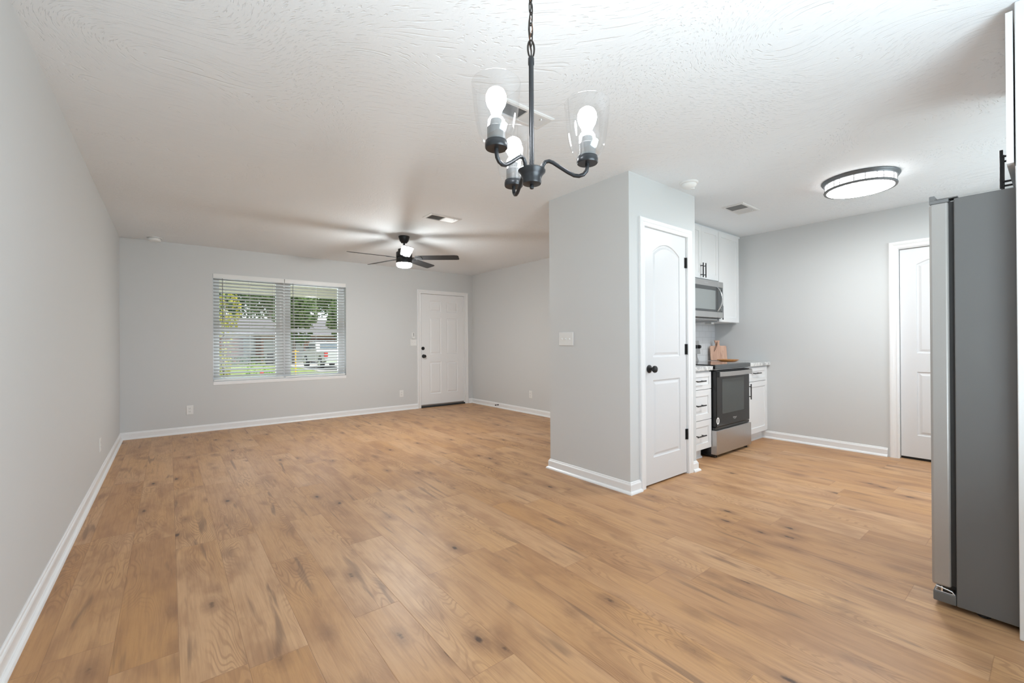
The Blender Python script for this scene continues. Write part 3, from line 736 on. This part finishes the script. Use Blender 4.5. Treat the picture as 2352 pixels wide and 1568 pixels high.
FB = 2.138           # face of base doors
t = thing('base_cabinet', 'white three drawer base cabinet between pantry and stove', 'cabinet', (3.94, 2.45, 0), 'white base cabinets beside the stove')
build('cabinet_box', MB().box(PX2+.001, 4.200, FB+.020, KB-.001, .105, .862), M['cab'], t)
build('toe_kick', MB().box(PX2+.001, 4.135, 2.216, KB-.002, .0, .105).sweep([(4.135, 2.216), (PX2+.032, 2.216)], [(0, .0), (.016, 0), (.014, .010), (.006, .017), (0, .018)]), M['cab'], t)
tf = ymap(FB)
for z0, z1 in [(.685, .850), (.390, .679), (.108, .384)]:
    mb = MB(tf); shaker(mb, PX2+.020, 4.197, z0, z1, .045 if z1 > .8 else .057); dr = build('drawer', mb, M['cab'], t)
    bar_pull(dr, tf, 3.962, (z0+z1)/2, False)
t = thing('base_cabinet', 'white base cabinet with one drawer and one door right of the stove', 'cabinet', (5.27, 2.45, 0), 'white base cabinets beside the stove')
build('cabinet_box', MB().box(4.972, KX-.001, FB+.020, KB-.001, .105, .862), M['cab'], t)
build('toe_kick', MB().box(4.985, KX-.001, 2.216, KB-.002, 0, .105).sweep([(KX-.031, 2.216), (4.985, 2.216)], [(0, .0), (.016, 0), (.014, .010), (.006, .017), (0, .018)]), M['cab'], t)
mb = MB(tf); shaker(mb, 4.985, 5.505, .695, .850, .042); dr = build('drawer', mb, M['cab'], t); bar_pull(dr, tf, 5.197, .786, False, .17)
mb = MB(tf); shaker(mb, 4.985, 5.508, .108, .689); dr = build('door', mb, M['cab'], t); bar_pull(dr, tf, 5.015, .592, True, .17)
for x0, x1, lab in [(PX2+.001, 4.200, 'speckled grey stone countertop left of the stove, by the pantry'), (4.968, KX-.001, 'speckled grey stone countertop right of the stove, under the wooden board')]:
    o = build('countertop', MB().box(x0, x1, FB-.022, KB-.001, .863, .905), M['granite'], bevel=.008, seg=3)
    tag(o, lab, 'countertop', 'grey countertops either side of the stove')
struct('wall_backsplash', MB().box(PX2, KX, KB-.008, KB, .905, 1.375), M['tile'])

# stove
t = thing('stove', 'freestanding stove with black glass top and stainless storage drawer', 'stove', (4.585, 2.45, 0))
SX0, SX1 = 4.206, 4.964
build('body', MB().box(SX0, SX1, 2.150, 2.765, .030, .895), M['ovenblack'], t, bevel=.003)
build('cooktop', MB().box(SX0-.006, SX1+.006, 2.105, 2.668, .895, .916), M['blackglass'], t, bevel=.006, seg=3)
build('cooktop_front_trim', MB().box(SX0-.004, SX1+.004, 2.090, 2.1045, .872, .914), M['microdark'], t, bevel=.004)
# backguard with sloped control face
bgp = [(2.672, .914), (2.690, .960), (2.694, 1.0), (2.700, 1.150), (2.718, 1.158), (2.765, 1.150), (2.765, .90), (2.672, .90)]
build('backguard', MB(lambda p: (p[2], p[0], p[1])).prism(bgp, SX0, SX1), M['steel2'], t, bevel=.004)
cpn = build('control_panel', MB(lambda p: (p[2], p[0], p[1])).prism([(2.652, 1.0), (2.693, 1.0), (2.699, 1.152), (2.672, 1.157)], SX0+.002, SX1-.002), M['steel2'], t, bevel=.003)
for kx in (SX0+.035, SX0+.11, SX1-.11, SX1-.035):
    build('knob', MB(lambda p, kx=kx: (kx+p[0], 2.664-p[2], 1.085+p[1])).lathe([(.001, 0), (.022, 0), (.022, .012), (.018, .030), (.001, .031)], n=24), M['black'], cpn, smooth=True)
build('clock_display', MB().box(4.50, 4.67, 2.655, 2.668, 1.05, 1.12), M['blackglass'], cpn)
tf = ymap(2.098)
build('vent_trim', MB().box(SX0+.02, SX1-.02, 2.112, 2.15, .862, .872), M['steel2'], t)
dr = build('oven_door', MB(tf).box(SX0+.012, SX1-.014, .300, .856, -.048, 0), M['ovenblack'], t, bevel=.004)
build('oven_glass', MB(tf).box(SX0+.020, SX1-.022, .305, .852, 0, .003), M['blackglass'], dr, bevel=.002)
build('oven_window', MB(tf).box(4.334, 4.812, .423, .770, .003, .0036), M['ovenwin'], dr)
# bowed stainless handle
hp = []
hb = MB(); n = 16; L0, L1 = SX0+.030, SX1-.016
for i in range(n+1):
    u = L0+(L1-L0)*i/n; bow = .020*(1-(2*i/n-1)**2); hp.append((u, .034+bow))
vs_ = []; fs = []
for u, w_ in hp: vs_ += [(u, .800, w_-.014), (u, .800, w_), (u, .846, w_), (u, .846, w_-.014)]
for i in range(n):
    for j in range(4): k = (j+1) % 4; fs.append((i*4+j, (i+1)*4+j, (i+1)*4+k, i*4+k))
fs += [(0,1,2,3), (n*4+3, n*4+2, n*4+1, n*4)]
hb.tf = tf; hb.add(vs_, fs); build('handle', hb, M['steel'], dr, bevel=.002)
for xa, xb in ((SX0+.014, SX0+.050), (SX1-.034, SX1-.014)): build('handle_bracket', MB(tf).box(xa, xb, .795, .850, 0, .03), M['ovenblack'], dr, bevel=.003)
def text_mesh(name, s, size, tf, u, v, w_, material, parent, align='CENTER'):
    cu = bpy.data.curves.new(name, 'FONT'); cu.body = s; cu.size = size; cu.align_x = align; cu.extrude = .0002
    tmp = bpy.data.objects.new('tmp', cu); C.objects.link(tmp); dg = bpy.context.evaluated_depsgraph_get()
    me = bpy.data.meshes.new_from_object(tmp.evaluated_get(dg)); bpy.data.objects.remove(tmp)
    for vv in me.vertices: vv.co = Vector(tf((vv.co.x+u, vv.co.y+v, vv.co.z+w_)))
    me.materials.clear(); me.materials.append(material)
    o = bpy.data.objects.new(name, me); C.objects.link(o); o.parent = parent; o.matrix_parent_inverse = WM(parent).inverted(); return o
text_mesh('logo_lettering', 'Whirlpool', .019, tf, 4.602, .358, .0034, M['silverlogo'], dr)
build('logo_swoosh', MB(tf).tube([(4.575, .352, .004), (4.60, .347, .004), (4.622, .353, .004), (4.610, .360, .004)], .0012, 6), M['silverlogo'], dr)
stp = [(4.243+.030*math.cos(2*PI*i/28), .362+.034*math.sin(2*PI*i/28)) for i in range(28)]
stk = build('sticker', MB(tf).prism(stp, .003, .0037), M['plastic'], dr)
build('sticker_print', MB(tf).box(4.228, 4.234, .340, .386, .0037, .0040).box(4.238, 4.247, .346, .380, .0037, .0040).box(4.251, 4.256, .342, .384, .0037, .0040), M['slot'], stk)
build('storage_drawer', MB(tf).box(SX0-.004, SX1+.002, .030, .268, -.05, .012), M['steel'], t, bevel=.005, seg=3)
build('drawer_grip', MB(tf).box(SX0+.004, SX1-.006, .272, .295, -.045, -.008), M['ovenblack'], t)
for xx in (SX0+.03, SX1-.06):
    for yy in (2.13, 2.68): build('foot', MB().lathe([(.001, 0), (.018, 0), (.018, .012), (.010, .014), (.010, .032)], (xx+.015, yy, 0), 14), M['black'], t)
# dark side skirt sitting lower than the drawer front
build('side_skirt', MB().box(SX0-.002, SX0+.012, 2.108, 2.70, .012, .10), M['ovenblack'], t)

# microwave
t = thing('microwave', 'stainless over the range microwave with a curved handle above the stove', 'microwave', (4.585, 2.55, 1.41))
MX0, MX1, MY = 4.203, 4.960, 2.378
tf = ymap(MY)
build('housing', MB().box(MX0, MX1, MY+.03, KB-.009, 1.405, 1.822), M['microdark'], t, bevel=.003)
dr = build('door', MB(tf).box(MX0, 4.836, 1.412, 1.818, -.03, 0), M['steel2'], t, bevel=.003)
build('door_trim', MB(tf).box(MX0+.03, 4.834, 1.475, 1.755, 0, .0015), M['microdark'], dr)
build('door_window', MB(tf).box(MX0+.055, 4.775, 1.500, 1.712, .0015, .0022), M['microglass'], dr)
cp_ = build('control_panel', MB(tf).box(4.839, MX1, 1.412, 1.818, -.03, 0), M['steel2'], t, bevel=.003)
build('keypad', MB(tf).box(4.841, 4.940, 1.475, 1.755, 0, .002), M['microdark'], cp_)
build('display', MB(tf).box(4.865, 4.922, 1.700, 1.728, .002, .0024), M['blackglass'], cp_)
for bz in (1.500, 1.516): build('keypad_mark', MB(tf).box(4.903, 4.914, bz, bz+.006, .002, .0024), M['silverlogo'], cp_)
pts = []
for i in range(17):
    a = i/16; pts.append((4.812+.0*a, 1.482+.270*a, .004+.058*math.sin(PI*a)**.8))
hb = MB(tf); vs_ = []; fs = []
for u, v, w_ in pts: vs_ += [(u-.011, v, w_-.006), (u+.011, v, w_-.006), (u+.011, v, w_+.006), (u-.011, v, w_+.006)]
for i in range(16):
    for j in range(4): k = (j+1) % 4; fs.append((i*4+j, i*4+k, (i+1)*4+k, (i+1)*4+j))
fs += [(0,1,2,3), (67,66,65,64)]
hb.add(vs_, fs); build('handle', hb, M['chrome'], dr, bevel=.004, smooth=False, seg=3)
text_mesh('logo_lettering', 'Whirlpool', .018, tf, 4.578, 1.782, .0004, M['silverlogo'], dr)
build('underside_vent', MB().box(MX0+.04, MX1-.05, MY+.045, MY+.32, 1.385, 1.405), M['steel2'], t, bevel=.004)

# upper cabinets
UF = 2.430
tf = ymap(UF)
t = thing('wall_cabinet', 'white two door wall cabinet above the microwave', 'cabinet', (4.585, 2.6, 1.83), 'white wall cabinets over the stove')
build('cabinet_box', MB().box(4.204, 4.958, UF+.020, KB-.001, 1.826, 2.418), M['cab'], t)
for x0, x1, hx in [(4.207, 4.5805, 4.555), (4.5835, 4.957, 4.611)]:
    mb = MB(tf); shaker(mb, x0, x1, 1.840, 2.412, .057); dr = build('door', mb, M['cab'], t)
    bar_pull(dr, tf, hx, 1.925, True)
t = thing('wall_cabinet', 'tall white single door wall cabinet right of the microwave', 'cabinet', (5.2, 2.6, 1.37), 'white wall cabinets over the stove')
build('cabinet_box', MB().box(4.962, 5.466, UF+.020, KB-.001, 1.372, 2.418), M['cab'], t)
build('filler_strip', MB().box(5.466, KX-.001, UF+.07, UF+.09, 1.372, 2.42), M['cab'], t)
mb = MB(tf); shaker(mb, 4.965, 5.463, 1.375, 2.412, .057); dr = build('door', mb, M['cab'], t)
bar_pull(dr, tf, 4.993, 1.475, True)
build('crown_filler', MB().box(4.204, KX-.001, UF+.03, KB-.001, 2.418, CE-.0005), M['cab'], t)
build('under_light_block', MB().box(4.962, 5.03, 2.52, 2.60, 1.350, 1.372), M['plastic'], t, bevel=.004)

# cutting board leaning on the backsplash; round tray on the counter
CBX, CBY = 5.440, 2.668
o = None
t = thing('cutting_board', 'square brown wood cutting board with handle leaning against the white tiles', 'cutting board', (CBX, CBY, .9065))
hw, hh = .105, .185
outl = [(-hw+.006, 0), (hw-.006, 0), (hw, .006), (hw, hh-.010), (hw-.010, hh), (.026, hh), (.020, hh+.010), (.018, hh+.030), (.022, hh+.050), (.027, hh+.068), (-.042, hh+.068), (-.036, hh+.050), (-.030, hh+.030), (-.031, hh+.010), (-.037, hh), (-hw+.010, hh), (-hw, hh-.010), (-hw, .006)]
mb = MB().prism([(u, v) for u, v in outl], -.009, .009)
mb.v = [(x_, -z_, y_) for x_, y_, z_ in mb.v]
bd = build('board', mb, M['board'], None, bevel=.003); bd.parent = t
mb = MB().tube([(-.010, -.011, hh+.055), (-.018, -.0125, hh+.03), (-.030, -.0125, hh+.0), (-.052, -.0115, hh-.04), (-.060, -.011, hh-.075), (-.040, -.0115, hh-.045), (-.016, -.0125, hh+.005), (-.010, -.011, hh+.055)], .0022, 6)
th_ = build('leather_thong', mb, M['leather'], None); th_.parent = t
t.rotation_euler = (math.radians(-8), 0, math.radians(-36)); t.location = (CBX, CBY, .9078)
TX, TY = 5.375, 2.44
o = tag(build('wooden_tray', MB().lathe([(.001, 0), (.085, 0), (.108, .008), (.128, .020), (.131, .023), (.128, .025), (.104, .014), (.082, .008), (.001, .008)], (0, 0, 0), 48), M['tray'], smooth=True), 'round shallow honey coloured wooden tray lying flat before the cutting board', 'tray')
o.location = (5.265, 2.475, .9062); o.scale = (.92, .92, .92)

# ------------------------------------------------------------------ refrigerator
RX0, RX1, RB, RF = 2.600, 3.510, .275, .351
t = thing('refrigerator', 'tall grey and stainless side by side refrigerator at the right edge', 'refrigerator', (3.05, -.15, 0))
build('cabinet', MB().box(RX0, RX1, -.60, RB, .022, 1.745), M['fridgeside'], t, bevel=.004)
for x0, x1, hx in [(RX0+.001, 3.005, 2.965), (3.011, RX1-.001, 3.051)]:
    dr = build('door', MB().box(x0, x1, RB+.016, RF, .090, 1.737), M['steeldoor'], t, bevel=.009, seg=3)
    build('door_cap', MB().box(x0+.0005, x1-.0005, RB+.016, RF-.001, 1.7355, 1.750).box(x0+.0005, x1-.0005, RF-.018, RF-.001, 1.750, 1.770), M['fridgecap'], dr, bevel=.0015)
    build('gasket', MB().box(x0+.010, x1-.010, RB, RB+.017, .10, 1.735), M['gasket'], dr)
    build('handle', MB().tube([(hx, RF, .62), (hx, RF+.028, .64), (hx, RF+.036, .80), (hx, RF+.036, 1.45), (hx, RF+.028, 1.60), (hx, RF, 1.62)], .009, 12), M['steel'], dr, smooth=True)
build('inner_liner_edge', MB().box(RX0+.012, RX0+.022, RB+.0005, RB+.0155, .12, 1.72), M['plastic'], t)
build('hinge_cover', MB().box(RX0+.012, RX0+.07, RB-.012, RF-.022, 1.7505, 1.756), M['fridgecap'], t, bevel=.004)
b = MB().box(RX0, RX1, RB+.001, RF-.004, .022, .064); build('base_grille', b, M['fridgeside'], t, bevel=.004)
b = MB().box(RX0+.004, RX0+.06, RB+.01, RF-.010, .064, .067).tube([(RX0+.006, RF-.012, .085), (RX0+.006, RF-.030, .083), (RX0+.006, RB+.030, .080), (RX0+.006, RB+.014, .076), (RX0+.006, RB+.006, .064)], .0032, 8)
b.box(RX0+.005, RX0+.05, RF-.034, RF-.028, .066, .088)
build('lower_hinge', b, M['chrome'], t, bevel=.001)
for xx in (RX0+.05, RX1-.05):
    for yy in (-.5, .2): build('leveling_foot', MB().lathe([(.001, 0), (.02, 0), (.02, .01), (.010, .012), (.010, .024)], (xx, yy, 0), 14), M['gasket'], t)
# tall white end panel and the cabinet above
t = thing('end_panel', 'tall white full height panel at the extreme right beside the refrigerator', 'panel', (2.565, -.3, 0))
build('panel', MB().box(2.541, 2.592, YB+.001, .1005, 0, CE-.001), M['cab'], t, bevel=.004, seg=3)
t = thing('wall_cabinet', 'white cabinet with black bar handles above the refrigerator, seen edge on', 'cabinet', (3.05, -.2, 1.83), 'white wall cabinets over the stove')
del t['group']
build('cabinet_box', MB().box(2.593, 3.515, YB+.001, .095, 1.838, 2.405), M['cab'], t)
build('raw_edge', MB().box(2.594, 2.62, .095, .1015, 1.86, 2.39), M['rawwood'], t)
tf = ymap(.124, 1)
for x0, x1, hx in [(2.548, 3.030, 2.990), (3.034, 3.512, 3.074)]:
    mb = MB(tf); shaker(mb, x0, x1, 1.828, 2.412, .057, .019); dr = build('door', mb, M['cab'], t)
    bar_pull(dr, tf, hx, 1.925, True, .175, so=.037)
build('top_filler', MB().box(2.593, 3.515, YB+.001, .085, 2.405, CE-.001), M['cab'], t)

# ------------------------------------------------------------------ outdoors
struct('ground', MB().box(-70, 90, -60, 110, GZ-.3, GZ), M['grass'])
struct('sidewalk', MB().box(-40, 60, 21.6, 23.2, GZ, GZ+.03), M['concrete'])
struct('driveway', MB().box(7.0, 12.5, 27.2, 41.5, GZ, GZ+.02), M['concrete'])
struct('porch_slab', MB().box(-1, 6.2, 7.2, 8.9, GZ, -.06), M['concrete'])
struct('porch_soffit', MB().box(-1, 6.2, 7.2, 8.75, 2.34, 2.42).box(-1, 6.2, 8.65, 8.75, 2.02, 2.34), M['soffit'])
struct('back_sun_shield', MB().box(-1, 6.2, -2.6, -.9, 2.30, 2.40), M['soffit'])  # unseen overhang, added to keep direct sun out of the rear windows

t = thing('brick_house', 'low red brick ranch house with white garage door across the street', 'house', (8, 46, GZ))
z0, z1 = GZ, 1.95
b = MB().box(-6, 4.5, 42, 42.3, z0, z1).box(4.5, 6.15, 43.4, 43.7, z0, z1).box(6.15, 6.3, 42, 43.7, z0, z1).box(6.3, 9.5, 42, 42.3, 1.55, z1).box(9.5, 9.98, 42, 42.3, z0, z1).box(9.98, 13.2, 43.6, 43.9, z0, z1).box(13.2, 24, 42, 42.3, z0, z1).box(-6, 24, 50, 50.3, z0, z1).box(-6, -5.7, 42, 50, z0, z1).box(23.7, 24, 42, 50, z0, z1)
build('wall', b, M['brick'], t)
g1 = MB().box(6.3, 9.5, 42.1, 42.16, z0, 1.55)
for k in range(4): g1.box(6.32, 9.48, 42.085, 42.1, z0+.04+k*.51, z0+.49+k*.51)
build('garage_door', g1, M['garage'], t)
build('front_door', MB().box(5.0, 5.9, 43.34, 43.4, z0, 1.6), M['garage'], t)
for x0, x1 in [(1.4, 2.9), (10.6, 11.8), (15, 16.6)]:
    yy = 43.55 if x0 == 10.6 else 41.96
    fr = build('window', MB().box(x0, x1, yy, yy+.05, .3, 1.5), M['white'], t); build('pane', MB().box(x0+.08, x1-.08, yy-.01, yy, .38, 1.42), M['truckglass'], fr)
rf = MB().add([(-6.6, 41.3, z1), (24.6, 41.3, z1), (24.6, 50.9, z1), (-6.6, 50.9, z1), (-3, 46, 3.55), (21, 46, 3.55)], [(0,1,5,4), (1,2,5), (2,3,4,5), (3,0,4), (0,3,2,1)])
build('roof', rf, M['roof'], t)
build('fascia', MB().box(-6.6, 24.6, 41.25, 41.32, z1-.12, z1+.03), M['soffit'], t)

# pickup, local x forward
t = thing('pickup_truck', 'white pickup truck parked across the street, seen through the right blind', 'truck', (0, 0, 0))
side = [(-2.75, .55), (-2.72, 1.12), (-.95, 1.14), (-.90, 1.20), (-.72, 1.72), (.78, 1.76), (1.35, 1.22), (2.50, 1.10), (2.72, .95), (2.75, .50), (2.25, .48), (2.20, .70), (1.95, .88), (1.60, .88), (1.35, .70), (1.30, .45), (-1.15, .45), (-1.20, .70), (-1.45, .88), (-1.80, .88), (-2.05, .70), (-2.10, .48)]
rot = lambda p: (p[0], p[2], p[1])
bd = build('body', MB(rot).prism(side, -.93, .93), M['truck'], t, bevel=.03)
build('side_window', MB(rot).prism([(-.62, 1.26), (-.56, 1.64), (.05, 1.66), (.05, 1.25)], -.945, .945).prism([(.12, 1.25), (.12, 1.66), (.70, 1.66), (1.10, 1.25)], -.945, .945), M['truckglass'], t)
build('rear_window', MB().add([(-.925, -.7, 1.28), (-.925, .7, 1.28), (-.775, .66, 1.66), (-.775, -.66, 1.66)], [(0,1,2,3)]), M['truckglass'], t)
build('bed_floor', MB().box(-2.6, -1.0, -.8, .8, 1.142, 1.146), M['dark'], t)
for sx in (-1.62, 1.78):
    for sy in (-.84, .84):
        wh = build('wheel', MB().lathe([(.001, -.12), (.36, -.12), (.40, -.08), (.40, .08), (.36, .12), (.001, .12)], (sx, sy, .40), 24, axis='y'), M['tyre'], t, smooth=True)
        build('rim', MB().lathe([(.001, -.135), (.20, -.135), (.22, -.12)], (sx, sy, .40), 20, axis='y').lathe([(.001, .135), (.20, .135), (.22, .12)], (sx, sy, .40), 20, axis='y'), M['steel2'], wh)
for sy in (-.86, .86): build('tail_lamp', MB().box(-2.78, -2.62, sy-.09, sy+.09, .78, 1.08), M['redlamp'], t)
for sy in (-1.04, 1.04): build('mirror', MB().box(.86, .95, sy-.1, sy+.1, 1.22, 1.45), M['dark'], t)
build('bumper', MB().box(-2.85, -2.74, -.88, .88, .45, .62).box(2.74, 2.85, -.88, .88, .42, .62), M['chrome'], t)
t.rotation_euler = (0, 0, math.radians(91)); t.location = (8.35, 30.6, GZ+.021)

def leaves(name, blobs, n, size, material, parent=None):
    mb = MB()
    for _ in range(n):
        cx_, cy_, cz_, rx_, ry_, rz_ = random.choice(blobs)
        th = random.uniform(0, 2*PI); ph = math.acos(random.uniform(-1, 1)); rr = random.uniform(.55, 1)**.5
        p = Vector((cx_+rx_*rr*math.sin(ph)*math.cos(th), cy_+ry_*rr*math.sin(ph)*math.sin(th), cz_+rz_*rr*math.cos(ph)))
        a = Vector((random.gauss(0, 1), random.gauss(0, 1), random.gauss(0, 1))).normalized(); b_ = a.cross(Vector((random.gauss(0, 1), random.gauss(0, 1), random.gauss(0, 1)))).normalized()
        s = size*random.uniform(.6, 1.3)
        mb.add([p-a*s*.6, p+b_*s*.35, p+a*s*.6, p-b_*s*.35], [(0,1,2,3)])
    return build(name, mb, material, parent)
def tree(x, y, h, r_, n, leafm, barkm, label, trunk_r=.18, group='trees across the street', size=.3, low=.35):
    t = thing('tree', label, 'tree', (x, y, GZ), group)
    blobs = [(x+random.uniform(-.5, .5)*r_, y+random.uniform(-.5, .5)*r_, GZ+h*random.uniform(low+.1, .85), r_*random.uniform(.5, .8), r_*random.uniform(.5, .8), h*random.uniform(.13, .24)) for _ in range(9)]
    leaves('crown', blobs, n, size, leafm, t)
    tr = MB().tube([(x, y, GZ), (x+.05, y, GZ+h*.4), (x-.1, y+.1, GZ+h*.8)], [trunk_r, trunk_r*.8, trunk_r*.3], 10)
    for k in range(5):
        a = random.uniform(0, 6.28); zz = GZ+h*(.35+.08*k); tr.tube([(x, y, zz), (x+math.cos(a)*r_*.3, y+math.sin(a)*r_*.3, zz+h*.10), (x+math.cos(a)*r_*.6, y+math.sin(a)*r_*.6, zz+h*.16)], [trunk_r*.4, trunk_r*.25, trunk_r*.1], 6)
    build('trunk', tr, barkm, t, smooth=True)
for (x, y, h, r_, lm, bk, lab, tr_) in [
    (1.5, 55, 9.0, 2.8, 'leafd', 'barkd', 'dark green tree behind the brick house, leftmost through the left blind', .2),
    (9.0, 55, 10.0, 2.8, 'leafm', 'bark', 'green tree with a thick pale trunk behind the brick house', .42),
    (16.5, 55, 9.8, 2.8, 'leafm', 'barkd', 'mid green tree behind the brick house, straight above the white pickup', .2),
    (24.0, 55, 9.8, 2.8, 'leafd', 'barkd', 'dark green tree behind the right end of the brick house', .2),
    (6.1, 64, 10.8, 3.2, 'leafd', 'barkd', 'dark tree of the back row, just left of the pale trunk', .2),
    (14.8, 64, 11.0, 3.2, 'leafd', 'barkd', 'dark tree of the back row, just right of the pale trunk', .2),
    (23.6, 64, 11.0, 3.2, 'leafm', 'barkd', 'mid green tree of the back row, right of the pickup', .2),
    (7.8, 37.9, 6.2, 1.5, 'leafm', 'barkd', 'small green tree in front of the brick house, left of the pickup truck', .13),
    (11.9, 37.9, 6.8, 1.6, 'leafm', 'barkd', 'small bushy green tree in the yard behind the pickup truck', .14)]:
    tree(x, y, h, r_, 3000, M[lm], M[bk], lab, tr_, size=.36)
t = thing('yellow_shrub', 'tall sparse shrub with yellow leaves at the left edge of the window', 'shrub', (1.42, 16.7, GZ))
leaves('foliage', [(1.30, 16.7, 1.2, .38, .38, 1.4), (1.52, 16.6, 2.2, .34, .3, .7), (1.25, 16.8, .4, .35, .3, .6)], 620, .11, M['leafy'], t)
build('stem', MB().tube([(1.4, 16.7, GZ), (1.36, 16.7, 1.0), (1.45, 16.7, 2.6)], [.03, .022, .008], 6).tube([(1.4, 16.7, .1), (1.2, 16.75, 1.1), (1.1, 16.8, 1.9)], [.02, .015, .005], 6), M['barkd'], t)
t = thing('rose_bush', 'bright green rose bush with red blooms just outside the front window', 'bush', (2.0, 11.4, GZ))
leaves('foliage', [(1.60, 11.4, .20, .40, .35, .55), (1.90, 11.3, .10, .35, .3, .50)], 900, .055, M['leafb'], t)
for px_, pz_ in [(1.25, -.02), (1.62, .50), (1.86, .40), (2.05, .42)]:
    build('bloom', MB().lathe([(.001, -.03), (.03, -.015), (.038, .01), (.02, .03), (.001, .025)], (px_, 11.02, pz_), 12), M['petal'], t, smooth=True)
t = thing('hedge', 'low dark hedge against the brick wall across the street', 'hedge', (3.6, 41.3, GZ))
leaves('foliage', [(x_*.8+.2, 41.2, GZ+.35, .6, .45, .35) for x_ in range(0, 8)], 1600, .13, M['leafd'], t)
t = thing('trash_bin', 'dark wheeled trash bin standing by the garage across the street', 'bin', (9.2, 37.0, GZ))
build('bin_body', MB().add([(8.9, 36.8, GZ+.03), (9.45, 36.8, GZ+.03), (9.45, 37.3, GZ+.03), (8.9, 37.3, GZ+.03), (8.82, 36.72, GZ+.95), (9.53, 36.72, GZ+.95), (9.53, 37.38, GZ+.95), (8.82, 37.38, GZ+.95)], [(0,3,2,1), (4,5,6,7), (0,1,5,4), (1,2,6,5), (2,3,7,6), (3,0,4,7)]), M['dark'], t)
build('bin_lid', MB().box(8.80, 9.55, 36.70, 37.40, GZ+.95, GZ+1.02), M['dark'], t, bevel=.02)
t = thing('lawn_mower', 'dark riding mower with a red hood before the garage door across the street', 'mower', (6.6, 38.2, GZ))
build('chassis', MB().box(5.9, 7.4, 37.9, 38.5, GZ+.25, GZ+.55).box(6.0, 6.4, 37.95, 38.45, GZ+.55, GZ+.95), M['dark'], t, bevel=.04)
build('hood', MB().box(6.75, 7.35, 37.95, 38.45, GZ+.55, GZ+.85), M['redlamp'], t, bevel=.08)
for sx in (6.15, 7.15):
    for sy in (37.85, 38.55): build('wheel', MB().lathe([(.001, -.09), (.26, -.09), (.28, 0), (.26, .09), (.001, .09)], (sx, sy, GZ+.28), 18, axis='y'), M['tyre'], t)
build('steering_wheel', MB().tube([(6.62+.13*math.cos(a), 38.2+.16*math.sin(a), GZ+1.0) for a in [2*PI*i/16 for i in range(16)]], .015, 6, closed=True).cyl((6.75, 38.2, GZ+.6), (6.62, 38.2, GZ+1.0), .02, 8), M['dark'], t)
t = thing('garden_post', 'thin orange yellow post with a crossbar in the yard, left side of the right blind', 'post', (4.28, 20.45, GZ))
build('post', MB().cyl((4.28, 20.45, GZ), (4.28, 20.45, .90), .024, 10), M['orange'], t)
build('crossbar', MB().cyl((4.15, 20.50, .80), (4.41, 20.40, .82), .013, 8), M['orange'], t)
